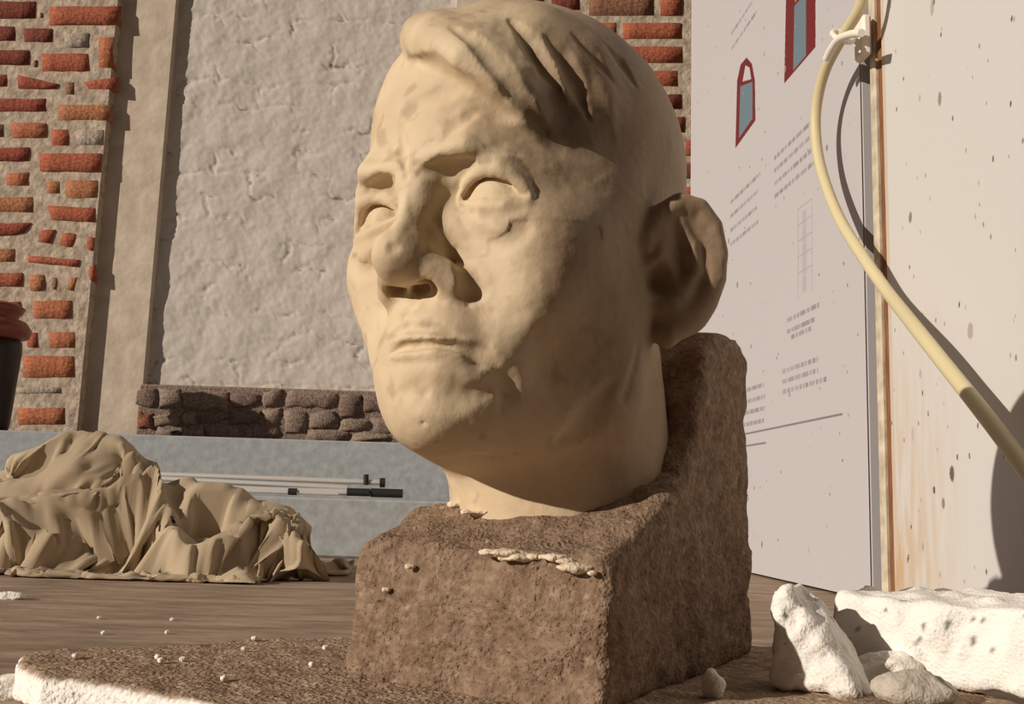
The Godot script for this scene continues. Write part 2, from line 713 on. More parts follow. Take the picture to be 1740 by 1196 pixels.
func back_wall() -> void:
	var zb := -3.1
	var w := Node3D.new()
	w.name = "wall_back"
	w.set_meta("kind", "structure")
	add_child(w)
	w.position = Vector3(0, 0, -3.1)
	var step := 0.030
	var step2 := 0.056
	var xa := on_z(169, 360, zb).x                       # where the brick face ends
	var xb := on_z(270, 360, zb - step).x                # where the plaster band ends
	var xd := on_z(770, 100, zb - step).x
	var xc := on_z(850, 100, zb).x
	var sill := on_z(440, 658, zb - 0.02).y
	var top := 2.3
	var mortar := func(x0: float, x1: float, y0: float, y1: float) -> void:
		piece("mortar_bed", soft_box(Vector3(x1 - x0, y1 - y0, 0.3), 0.006), M.mortar, w, Vector3((x0 + x1) / 2, (y0 + y1) / 2, -0.15))
	mortar.call(-4.2, xa, 0.0, 4.5)
	mortar.call(xc, 1.5, 0.0, 4.5)
	mortar.call(xa, xc, top, 4.5)
	var band := func(x0: float, x1: float, y0: float, y1: float) -> void:
		piece("plaster_band", soft_box(Vector3(x1 - x0, y1 - y0, 0.2), 0.004), M.plaster, w, Vector3((x0 + x1) / 2, (y0 + y1) / 2, -0.1 - step))
	band.call(xa - 0.01, xb, 0.0, top + 0.01)
	band.call(xd, xc + 0.01, 0.0, top + 0.01)
	# whitewashed infill: one lumpy skin over old brick courses
	var st := SurfaceTool.new()
	st.begin(Mesh.PRIMITIVE_TRIANGLES)
	st.set_smooth_group(0)
	var n1 := FastNoiseLite.new()
	n1.frequency = 9.0
	n1.fractal_octaves = 4
	n1.seed = 4
	var n2 := FastNoiseLite.new()
	n2.frequency = 34.0
	n2.fractal_octaves = 3
	n2.seed = 9
	var x0 := xb - 0.02
	var x1 := xd + 0.02
	var y0 := sill - 0.05
	var cols := 210
	var rows := 330
	var dx := (x1 - x0) / cols
	var dy := (top - y0) / rows
	var pts := PackedVector3Array()
	var tint := PackedColorArray()
	for j in rows + 1:
		for i in cols + 1:
			var x := x0 + i * dx
			var y := y0 + j * dy
			var wx := x + n1.get_noise_2d(x, y + 5.0) * 0.05
			var wy := y + n1.get_noise_2d(x + 9.0, y) * 0.03
			var course := wy / 0.077
			var cf := absf(course - floorf(course) - 0.5) * 2.0            # 1 at the bed joint
			var off := 0.5 if int(floorf(course)) % 2 == 0 else 0.0
			var px := wx / 0.25 + off
			var pf := absf(px - floorf(px) - 0.5) * 2.0
			var joint := maxf(smoothstep(0.72, 1.0, cf), smoothstep(0.90, 1.0, pf))
			var patch := smoothstep(-0.15, 0.35, n1.get_noise_2d(x * 0.6 + 3.0, y * 0.6))
			var z := -joint * patch * 0.0040 + n2.get_noise_2d(x, y * 1.6) * 0.0012 + n1.get_noise_2d(x * 0.7, y * 0.7 + 2.0) * 0.006
			pts.append(Vector3(x, y, z))
			var crack := smoothstep(0.22, 0.5, n2.get_noise_2d(x * 0.45 + 7.0, y * 1.3 + 3.0)) * smoothstep(0.3, 0.9, joint) * patch
			tint.append(Color(0.57, 0.52, 0.47).lerp(Color(0.20, 0.165, 0.14), crack * 0.9))
	for j in rows:
		for i in cols:
			var a := j * (cols + 1) + i
			for k in [a, a + cols + 1, a + 1, a + 1, a + cols + 1, a + cols + 2]:
				st.set_color(tint[k])
				st.add_vertex(pts[k])
	st.generate_normals()
	piece("limewashed_infill", st.commit(), M.lime, w, Vector3(0, 0, -step2))
	piece("infill_core", box(Vector3(x1 - x0, top - y0, 0.16)), M.lime, w, Vector3((x0 + x1) / 2, (top + y0) / 2, -step2 - 0.10))
	# rough stone course under the infill
	var sx0 := on_z(228, 700, zb).x
	piece("sill_bed", soft_box(Vector3(xc - sx0, sill, 0.2), 0.006), M.rubble[1], w, Vector3((sx0 + xc) / 2, sill / 2, -0.1 - 0.024))
	for r in [[232, 661, 266, 690, 0], [269, 660, 304, 694, 2], [309, 664, 388, 697, 1], [392, 666, 440, 690, 0], [444, 664, 478, 690, 1], [484, 664, 570, 690, 1], [575, 668, 612, 706, 0], [616, 668, 668, 700, 0], [674, 668, 740, 706, 1], [231, 700, 256, 727, 3], [260, 704, 303, 724, 2], [308, 702, 332, 722, 2], [335, 699, 388, 718, 0], [391, 697, 440, 719, 0], [445, 694, 474, 722, 2], [480, 696, 518, 738, 2], [523, 700, 570, 728, 1], [575, 711, 625, 730, 2], [630, 706, 690, 735, 1], [262, 728, 302, 742, 1], [306, 727, 346, 743, 2], [350, 723, 410, 744, 1], [414, 724, 472, 746, 1], [523, 732, 590, 749, 1], [594, 734, 660, 751, 2]]:
		wall_piece(w, "rubble_stone", M.rubble[r[4]], [r[0], r[1], r[2], r[3]], zb + rng.randf_range(-0.016, -0.009), 0.010, 0.014, 0.005)
	# the bricks that can be told apart, left of the niche: pixel corners and tone
	for r in [[-70, -40, 20, -8, 0], [32, -38, 110, -6, 4], [124, -36, 200, -2, 0], [-70, 0, 62, 33, 4], [66, 20, 74, 31, 4], [81, 8, 203, 43, 0], [-45, 42, 28, 72, 4], [38, 46, 91, 73, 4], [106, 54, 152, 82, 6], [165, 61, 195, 118, 1], [-50, 82, 51, 111, 4], [55, 101, 63, 114, 5], [69, 88, 153, 123, 0], [-40, 124, 14, 150, 2], [108, 137, 128, 163, 5], [-60, 165, 80, 192, 2], [96, 175, 190, 206, 3], [-40, 208, 8, 235, 5], [17, 206, 80, 235, 1], [84, 217, 119, 249, 0], [127, 218, 177, 248, 6], [-60, 248, 51, 275, 2], [64, 258, 173, 293, 0], [-60, 291, -4, 318, 0], [8, 290, 51, 317, 1], [76, 305, 104, 331, 3], [109, 303, 168, 339, 3], [-60, 332, 58, 363, 3], [-50, 420, 27, 447, 3], [149, 449, 162, 478, 0], [-50, 461, 39, 488, 0], [48, 464, 77, 496, 3], [87, 470, 98, 494, 5], [-40, 510, 36, 535, 2], [53, 508, 122, 543, 1], [-40, 546, 38, 572, 1], [43, 562, 66, 593, 0], [80, 561, 130, 594, 1], [36, 602, 128, 643, 1], [20, 655, 106, 671, 6], [27, 690, 112, 724, 1], [-50, 600, 20, 640, 0], [-50, 690, 12, 724, 0]]:
		wall_piece(w, "brick", M.brick[r[4]], [r[0], r[1], r[2], r[3]], zb + rng.randf_range(0.001, 0.005), 0.014)
	# the same wall goes on past the left edge of the picture and above it
	for k in 22:
		var y := -190.0 + k * 41.5
		var x := -560.0 + (rng.randi() % 40)
		var stop := -76.0 if y > -60.0 else 196.0
		while x < stop - 20.0:
			var l: float = [112.0, 78.0, 52.0, 104.0][rng.randi() % 4]
			wall_piece(w, "brick", M.brick[rng.randi() % 5], [x, y + rng.randf_range(-3, 3), minf(x + l, stop), y + 30.0 + rng.randf_range(-3, 3)], zb + rng.randf_range(0.001, 0.005), 0.014)
			x += l + rng.randf_range(9, 24)
	# broken and slanting ones, corner by corner
	for r in [[[28, 123, 60, 127, 101, 143, 96, 151, 28, 151], 2], [[136, 138, 158, 127, 199, 127, 198, 156, 150, 152], 0], [[77, 347, 164, 350, 163, 380, 84, 375], 0], [[-50, 376, 57, 377, 40, 398, -50, 404], 2], [[67, 388, 96, 388, 86, 416, 61, 412], 0], [[105, 392, 134, 394, 126, 424, 96, 419], 0], [[146, 397, 163, 401, 161, 431, 142, 424], 0], [[47, 431, 138, 439, 136, 456, 43, 447], 0], [[116, 470, 134, 468, 127, 497, 109, 495], 3]]:
		var p: Array = r[0]
		if p.size() == 10:                                # five corners: drop the middle of the short side
			p = [p[0], p[1], p[4], p[5], p[6], p[7], p[8], p[9]] if r[1] == 2 else [p[0], p[1], p[4], p[5], p[6], p[7], p[8], p[9]]
		wall_piece(w, "brick", M.brick[r[1]], p, zb + rng.randf_range(0.001, 0.005), 0.014)
	# right of the niche, above and beside the head
	for r in [[868, -22, 926, 14, 0], [934, -20, 988, 19, 4], [998, -22, 1113, 28, 5], [1120, -22, 1162, 28, 0], [868, 36, 990, 66, 2], [998, 36, 1049, 69, 1], [1056, 36, 1160, 67, 0], [868, 76, 968, 108, 0], [976, 76, 1162, 109, 0], [868, 117, 950, 148, 2], [958, 117, 1040, 148, 1], [1048, 117, 1154, 149, 0], [868, 157, 1010, 187, 0], [1020, 157, 1160, 187, 4], [868, 196, 930, 226, 1], [938, 196, 1060, 226, 0], [1068, 196, 1165, 226, 2]]:
		wall_piece(w, "brick", M.brick[r[4]], [r[0], r[1], r[2], r[3]], zb + rng.randf_range(0.001, 0.004), 0.014, 0.002)
	for k in 12:
		var y := 235.0 + k * 39.5
		var x := 868.0 - (30.0 if k % 2 else 0.0)
		while x < 1180.0:
			var l: float = [108.0, 52.0][rng.randi() % 2]
			var e := minf(x + l, 1190.0)
			if e - maxf(x, 868.0) > 14.0:
				wall_piece(w, "brick", M.brick[rng.randi() % 5], [maxf(x, 868.0), y, e, y + 31.0], zb + rng.randf_range(0.001, 0.004), 0.014, 0.002)
			x += l + 9.0

func platform() -> void:
	var y1 := on_z(330, 741, -2.7).y
	var o := thing("low_platform", "blue-grey painted low platform with a step, along the foot of the brick wall", "platform", Vector3(-0.7, 0, -2.4))
	piece("back_board", soft_box(Vector3(2.9, y1, 0.2), 0.004), M.blue, o, Vector3(-0.35, y1 / 2, -0.4))
	var y2 := on_z(600, 847, -2.0).y
	piece("step", soft_box(Vector3(2.6, y2, 0.62), 0.005), M.blue, o, Vector3(-0.35, y2 / 2, 0.1))
	# a dark jug, cut by the left edge of the picture
	var jz := -2.78
	var edge := on_z(25, 640, jz)
	var j := thing("jug", "dark jug with a reddish rounded neck, at the left edge before the bricks", "jug", Vector3(edge.x - 0.075, y1, jz))
	var hgt := on_z(10, 516, jz).y - y1
	piece("body", lathe([Vector2(0.001, 0), Vector2(0.062, 0), Vector2(0.068, 0.02), Vector2(0.075, hgt * 0.4), Vector2(0.08, hgt * 0.62), Vector2(0.078, hgt * 0.7), Vector2(0.07, hgt * 0.72)]), M.jug, j)
	piece("neck", lathe([Vector2(0.07, hgt * 0.715), Vector2(0.095, hgt * 0.74), Vector2(0.1, hgt * 0.8), Vector2(0.085, hgt * 0.86), Vector2(0.06, hgt * 0.89), Vector2(0.072, hgt * 0.93), Vector2(0.078, hgt * 0.97), Vector2(0.062, hgt), Vector2(0.05, hgt * 0.98), Vector2(0.045, hgt * 0.85)]), M.jugtop, j)

# ------------------------------------------------------------------ boards on the right
var board_a: Vector3
var board_u: Vector3
var board_n: Vector3
var door_a: Vector3
var door_n: Vector3

func board_uv(px: float, py: float) -> Vector2:
	var p := on_plane(px, py, board_a, board_n)
	return Vector2((p - board_a).dot(board_u), p.y)

func fill_poly(img: Image, pts: Array, col: Color) -> void:
	var lo: Vector2 = pts[0]
	var hi: Vector2 = pts[0]
	for p in pts:
		lo = lo.min(p)
		hi = hi.max(p)
	for y in range(maxi(0, int(lo.y)), mini(img.get_height(), int(hi.y) + 1)):
		for x in range(maxi(0, int(lo.x)), mini(img.get_width(), int(hi.x) + 1)):
			if Geometry2D.is_point_in_polygon(Vector2(x + 0.5, y + 0.5), PackedVector2Array(pts)):
				img.set_pixel(x, y, col)

func boards() -> void:
	var a := on_y(1265, 970, 0.004)
	var b := on_y(1410, 1003, 0.004)
	board_u = (b - a).normalized()
	board_n = Vector3(-board_u.z, 0, board_u.x)
	if board_n.x > 0.0:
		board_n = -board_n
	board_a = a
	var u0 := board_uv(1172, 700).x
	var u1 := board_uv(1474, 700).x
	var ppm := 900.0
	var tall := 1.7
	var img := Image.create(int((u1 - u0) * ppm), int(tall * ppm), false, Image.FORMAT_RGB8)
	var paper := lin(0.49, 0.47, 0.49)
	img.fill(paper)
	var to := func(px: float, py: float) -> Vector2:
		var q := board_uv(px, py)
		return Vector2((q.x - u0) * ppm, (tall - q.y) * ppm)
	# two printed arched windows: red frame, blue glass
	var red := lin(0.15, 0.022, 0.024)
	var blue := lin(0.14, 0.195, 0.245)
	for s in [[[1250, 255, 1284, 208, 1283, 140, 1278, 112, 1269, 101, 1259, 113, 1253, 140], [1256, 238, 1279, 205, 1279, 142, 1258, 150], [1262, 142, 1277, 138, 1274, 118, 1267, 114], 0], [[1333, 146, 1386, 84, 1386, -20, 1380, -60, 1362, -90, 1344, -40, 1336, 0], [1348, 124, 1370, 98, 1370, -10, 1350, 15], [1351, 8, 1369, -12, 1366, -50, 1355, -30], 1]]:
		for k in 3:
			var pl: Array = []
			for i in range(0, s[k].size(), 2):
				pl.append(to.call(s[k][i], s[k][i + 1]))
			fill_poly(img, pl, [red, blue, [paper, lin(0.55, 0.25, 0.06)][s[3]]][k])
	# printed lines of small text, too small to read, and a hairline drawing
	var grey := lin(0.20, 0.18, 0.19)
	var rr := RandomNumberGenerator.new()
	rr.seed = 5
	for blk in [[1242, 345, 1302, 4, 0.030], [1316, 270, 1400, 4, 0.024], [1243, 58, 1288, 2, 0.035], [1330, 632, 1406, 3, 0.018], [1256, 668, 1303, 4, 0.022], [1338, 545, 1395, 2, 0.02], [1345, 562, 1388, 2, 0.012]]:
		var p: Vector2 = to.call(blk[0], blk[1])
		var q: Vector2 = to.call(blk[2], blk[1])
		for l in blk[3]:
			var x := p.x
			var y: float = p.y + l * blk[4] * ppm
			var end := q.x - (rr.randf() * 0.25 * (q.x - p.x))
			while x < end:
				var wd := rr.randf_range(6, 26)
				img.fill_rect(Rect2i(int(x), int(y), int(minf(wd, end - x)), 7), paper.lerp(grey, rr.randf_range(0.35, 0.7)))
				x += wd + 4
	for ln in [[1258, 742, 1432, 690], [1258, 762, 1302, 752]]:
		var p: Vector2 = to.call(ln[0], ln[1])
		var q: Vector2 = to.call(ln[2], ln[3])
		img.fill_rect(Rect2i(int(p.x), int(p.y), int(q.x - p.x), 3), grey)
	for k in 5:                                                   # faint tower elevation
		var p: Vector2 = to.call(1356, 360 + k * 27)
		var q: Vector2 = to.call(1380, 360 + k * 27)
		var wd := int(q.x - p.x)
		var faint := paper.lerp(grey, 0.35)
		img.fill_rect(Rect2i(int(p.x), int(p.y), wd, 2), faint)
		img.fill_rect(Rect2i(int(p.x), int(p.y), 2, 40), faint)
		img.fill_rect(Rect2i(int(q.x), int(p.y), 2, 40), faint)
		img.fill_rect(Rect2i(int(p.x) + wd / 3, int(p.y) + 10, wd / 3, 24), paper.lerp(grey, 0.2))
	specks(img, 300, rr, 0.72, 5, [])
	var hh := tall
	var o := thing("exhibition_board", "white display board with two printed red arched windows, standing beside the carved head", "board", a)
	var th := 0.02
	var mb := mat(lin(0.49, 0.47, 0.49), 0.8)
	var core := MeshInstance3D.new()
	core.name = "board_core"
	core.mesh = soft_box(Vector3(th, hh, u1 - u0), 0.002)
	core.material_override = mb
	o.add_child(core)
	core.basis = Basis(-board_n, Vector3.UP, (-board_n).cross(Vector3.UP))
	core.position = board_u * (u0 + u1) / 2 - board_n * (th / 2 + 0.001) + Vector3(0, hh / 2, 0)
	piece("printed_sheet", quad(board_u * u0, board_u * u1, hh, board_n * 0.0005), print_mat(img), o)
	# upright edge strips between the two boards
	var e0 := board_uv(1474, 700).x
	var e1 := board_uv(1490, 700).x
	var e2 := board_uv(1500, 700).x
	var e3 := board_uv(1514, 700).x
	var fr := thing("door_frame", "narrow upright strips, dark gap, cream edge and brown wood, beside the display board", "frame", a)
	for s in [["gap_strip", e0 + 0.004, e1, M.black, -0.035], ["cream_strip", e1, e2, M.cream, 0.0], ["wooden_edge", e2, e3, M.wood, -0.004]]:
		var m := MeshInstance3D.new()
		m.name = s[0]
		m.mesh = soft_box(Vector3(0.04, 1.75, s[2] - s[1] - 0.001), 0.002)
		m.material_override = s[3]
		fr.add_child(m)
		m.basis = core.basis
		m.position = board_u * (s[1] + s[2]) / 2 - board_n * (0.02 - s[4]) + Vector3(0, 0.875, 0)
	# the white door: turned a little towards the camera
	var hinge := a + board_u * e3
	var du := board_u.rotated(Vector3.UP, deg_to_rad(7.0))
	var dn := board_n.rotated(Vector3.UP, deg_to_rad(7.0))
	if du.x > board_u.x:
		du = board_u.rotated(Vector3.UP, deg_to_rad(-7.0))
		dn = board_n.rotated(Vector3.UP, deg_to_rad(-7.0))
	door_a = hinge
	door_n = dn
	var wide := 0.95
	var img2 := Image.create(int(wide * 800), int(1.7 * 800), false, Image.FORMAT_RGB8)
	var white := lin(0.625, 0.615, 0.60)
	img2.fill(white)
	# rusty wash along the hinge side near the floor
	var nz := FastNoiseLite.new()
	nz.frequency = 0.02
	nz.fractal_octaves = 4
	for y in img2.get_height():
		for x in 200:
			var v := float(y) / img2.get_height()
			var k := smoothstep(0.75, 1.0, v) * (1.0 - x / 200.0) * (0.6 + nz.get_noise_2d(x * 2.0, y * 0.5))
			if x < 10: k = maxf(k, 0.5)
			if k > 0.02:
				img2.set_pixel(x, y, white.lerp(lin(0.50, 0.28, 0.12), clampf(k * 0.6, 0, 0.7)))
	specks(img2, 420, rr, 0.62, 7, [])
	var d := thing("white_door", "white painted door with dark paint spatter, turned towards the hose at the right edge", "door", hinge)
	var dc := MeshInstance3D.new()
	dc.name = "door_leaf"
	dc.mesh = soft_box(Vector3(0.035, 1.7, wide), 0.003)
	dc.material_override = mat(white, 0.7)
	d.add_child(dc)
	dc.basis = Basis(-dn, Vector3.UP, (-dn).cross(Vector3.UP))
	dc.position = du * wide / 2 - dn * 0.0185 + Vector3(0, 0.85, 0)
	piece("painted_face", quad(Vector3.ZERO, du * wide, 1.7, dn * 0.0005), print_mat(img2), d)

func specks(img: Image, n: int, rr: RandomNumberGenerator, low: float, most: int, _none: Array) -> void:
	for i in n:
		var x := rr.randi_range(2, img.get_width() - 12)
		var v := pow(rr.randf(), 0.6) if rr.randf() < low else rr.randf()
		var y := int(v * (img.get_height() - 14))
		var r := rr.randi_range(1, 2) if rr.randf() < 0.85 else rr.randi_range(2, most)
		var c := lin(0.10, 0.085, 0.075).lerp(lin(0.5, 0.46, 0.42), rr.randf())
		var sx := rr.randf_range(0.6, 1.0)
		for py in range(-r * 2, r * 2 + 1):
			for px in range(-r * 2, r * 2 + 1):
				if pow(px / sx, 2) + pow(py * rr.randf_range(0.75, 1.0), 2) <= r * r and x + px >= 0 and y + py >= 0 and x + px < img.get_width() and y + py < img.get_height():
					img.set_pixel(x + px, y + py, c)

func print_mat(img: Image) -> StandardMaterial3D:
	var m := StandardMaterial3D.new()
	m.albedo_texture = ImageTexture.create_from_image(img)
	m.roughness = 0.6
	m.metallic_specular = 0.3
	return m

func quad(a: Vector3, b: Vector3, h: float, lift: Vector3) -> ArrayMesh:
	var st := SurfaceTool.new()
	st.begin(Mesh.PRIMITIVE_TRIANGLES)
	var q := [a + lift, b + lift, b + lift + Vector3(0, h, 0), a + lift + Vector3(0, h, 0)]
	var uv := [Vector2(0, 1), Vector2(1, 1), Vector2(1, 0), Vector2(0, 0)]
	var n := (b - a).cross(Vector3.UP).normalized()
	if n.dot(lift) < 0.0: n = -n
	var cw: bool = (b - a).cross(Vector3.UP).dot(lift) > 0.0
	for i in ([0, 2, 1, 0, 3, 2] if cw else [0, 1, 2, 0, 2, 3]):
		st.set_uv(uv[i])
		st.set_normal(n)
		st.add_vertex(q[i])
	return st.commit()

# ------------------------------------------------------------------ the bust
func bust() -> void:
	var at := Vector3(0.03, 0.02, -0.60)
	var o := thing("portrait_bust", "pale carved stone head with swept hair, frowning, set on a rough brown stone block", "sculpture", at)
	# block: profile along its depth, extruded across its width
	var f := Field.new()
	var near := on_y(1030, 1215, 0.02)
	var left := on_y(575, 1150, 0.02)
	var ex := (near - left).normalized()
	var ez := Vector3(-ex.z, 0, ex.x)                      # towards the back
	if ez.z > 0.0: ez = -ez
	var wide := near.distance_to(left) * 1000.0
	f.prism([Vector2(0, -4), Vector2(2, 46), Vector2(7, 74), Vector2(66, 97), Vector2(112, 120), Vector2(134, 150), Vector2(150, 196), Vector2(176, 218), Vector2(232, 220), Vector2(252, 206), Vector2(262, -4)], Vector3i(2, 1, 0), 0.0, wide, 9.0)
	f.ell(Vector3(-6, 190, 120), Vector3(70, 110, 60), 16.0, Vector3(12, 0, 20), true)
	f.grain(FastNoiseLite.TYPE_SIMPLEX_SMOOTH, 0.022, 4.0, 4, 3)
	f.grain(FastNoiseLite.TYPE_CELLULAR, 0.05, 3.0, 3, 8)
	f.grain(FastNoiseLite.TYPE_SIMPLEX_SMOOTH, 0.09, 1.6, 3, 12)
	f.slack = 12.0
	var sn := FastNoiseLite.new()
	sn.frequency = 0.05
	sn.fractal_octaves = 4
	var sn2 := FastNoiseLite.new()
	sn2.frequency = 0.11
	sn2.seed = 4
	var basis := Basis(ex * 0.001, Vector3.UP * 0.001, ez * 0.001)
	var flip := Transform3D(basis, left - at)
	var paint := func(p: Vector3, _n: Vector3) -> Color:
		var c := Color(0.33, 0.225, 0.15).lerp(Color(0.47, 0.35, 0.25), clampf(sn.get_noise_3dv(p) * 0.9 + 0.4, 0, 1))
		var s := smoothstep(0.38, 0.55, sn2.get_noise_3d(p.x, p.y * 0.8, p.z))
		return c.lerp(Color(0.66, 0.52, 0.39), s * 0.85)
	var bm := f.mesh(Vector3(-14, -10, -14), Vector3(wide + 14, 244, 278), 2.6, flip, paint)
	if basis.determinant() < 0.0:
		bm = turned(bm)
	piece("stone_block", bm, M.stone, o)
	# chips of pale mortar on the front edge and at the foot of the neck
	var chips := [[856, 938, 0, 30, 5], [884, 946, 0, 22, 6], [908, 944, 0, 10, 4], [945, 944, 0, 16, 4], [962, 952, 0, 12, 5], [978, 966, 0, 20, 7], [1004, 970, 0, 6, 4], [812, 868, 0, 22, 3], [776, 856, 0, 12, 5], [850, 868, 0, 8, 3], [700, 960, 0, 6, 4], [655, 1000, 0, 5, 5]]
	for i in chips.size():
		var c: Array = chips[i]
		var best := Vector3.ZERO
		var d := sight(c[0], c[1])
		var t := 0.40
		while t < 0.75:                                       # first point on the block along this line
			best = EYE + d * t
			var q := flip.affine_inverse() * (best - at)
			if f.eval(q, f.ops) < 1.5:
				break
			t += 0.001
		piece("mortar_chip", lump(Vector3(c[3], c[4] * 0.8, c[3] * 0.6) * 0.5, 60 + i, 2.2, 0.9, func(_p: Vector3, _n: Vector3) -> Color: return Color(0.72, 0.60, 0.46)), M.foam, o, best - at - Vector3(0, 0.002, 0))
	# head
	var h := Field.new()
	head_shape(h)
	h.grain(FastNoiseLite.TYPE_SIMPLEX_SMOOTH, 0.03, 0.5, 3, 5)
	h.grain(FastNoiseLite.TYPE_SIMPLEX_SMOOTH, 0.14, 0.16, 3, 6)
	h.slack = 8.0
	var hb := Basis(Vector3.UP, deg_to_rad(HEAD_YAW)) * Basis(Vector3.RIGHT, deg_to_rad(HEAD_PITCH)) * Basis(Vector3.BACK, deg_to_rad(HEAD_ROLL))
	var hx := Transform3D(hb.scaled(Vector3.ONE * 0.0012), HEAD_AT - at)
	var mn := FastNoiseLite.new()
	mn.frequency = 0.018
	mn.fractal_octaves = 5
	mn.seed = 21
	var mn2 := FastNoiseLite.new()
	mn2.frequency = 0.06
	mn2.fractal_octaves = 3
	mn2.seed = 22
	var skin := func(p: Vector3, _n: Vector3) -> Color:
		var c := Color(0.66, 0.53, 0.36)
		var k := clampf(mn.get_noise_3dv(p) * 1.3 + 0.35, 0, 1)
		c = c.lerp(Color(0.50, 0.36, 0.225), k * 0.55)
		c = c.lerp(Color(0.30, 0.20, 0.12), smoothstep(0.25, 0.6, mn2.get_noise_3dv(p)) * 0.4)
		c = c.lerp(Color(0.43, 0.335, 0.23), smoothstep(60.0, 88.0, p.y - p.z * 0.25 + 16.0 * mn.get_noise_3d(p.x, p.y + 90.0, p.z)) * 0.75)
		# brown patina and painted-in shade on the left temple, side, back and jaw
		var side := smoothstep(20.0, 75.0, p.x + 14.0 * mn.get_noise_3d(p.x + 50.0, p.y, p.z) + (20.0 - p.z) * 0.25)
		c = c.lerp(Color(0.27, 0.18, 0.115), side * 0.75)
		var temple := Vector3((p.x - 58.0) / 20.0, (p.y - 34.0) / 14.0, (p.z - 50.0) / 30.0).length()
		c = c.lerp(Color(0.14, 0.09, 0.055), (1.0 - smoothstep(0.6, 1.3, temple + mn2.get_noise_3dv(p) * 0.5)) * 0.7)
		return c
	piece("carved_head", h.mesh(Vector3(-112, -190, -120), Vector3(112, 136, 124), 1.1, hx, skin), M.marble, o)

func turned(m: ArrayMesh) -> ArrayMesh:                     # the same mesh with its triangles wound the other way
	var a := m.surface_get_arrays(0)
	var ix: PackedInt32Array = a[Mesh.ARRAY_INDEX]
	for t in range(0, ix.size(), 3):
		var k := ix[t]
		ix[t] = ix[t + 1]
		ix[t + 1] = k
	a[Mesh.ARRAY_INDEX] = ix
	var out := ArrayMesh.new()
	out.add_surface_from_arrays(Mesh.PRIMITIVE_TRIANGLES, a)
	return out

const HEAD_YAW := -36.00
const HEAD_PITCH := 1.50
const HEAD_ROLL := 2.00
const HEAD_AT := Vector3(0.0060, 0.2880, -0.6200)

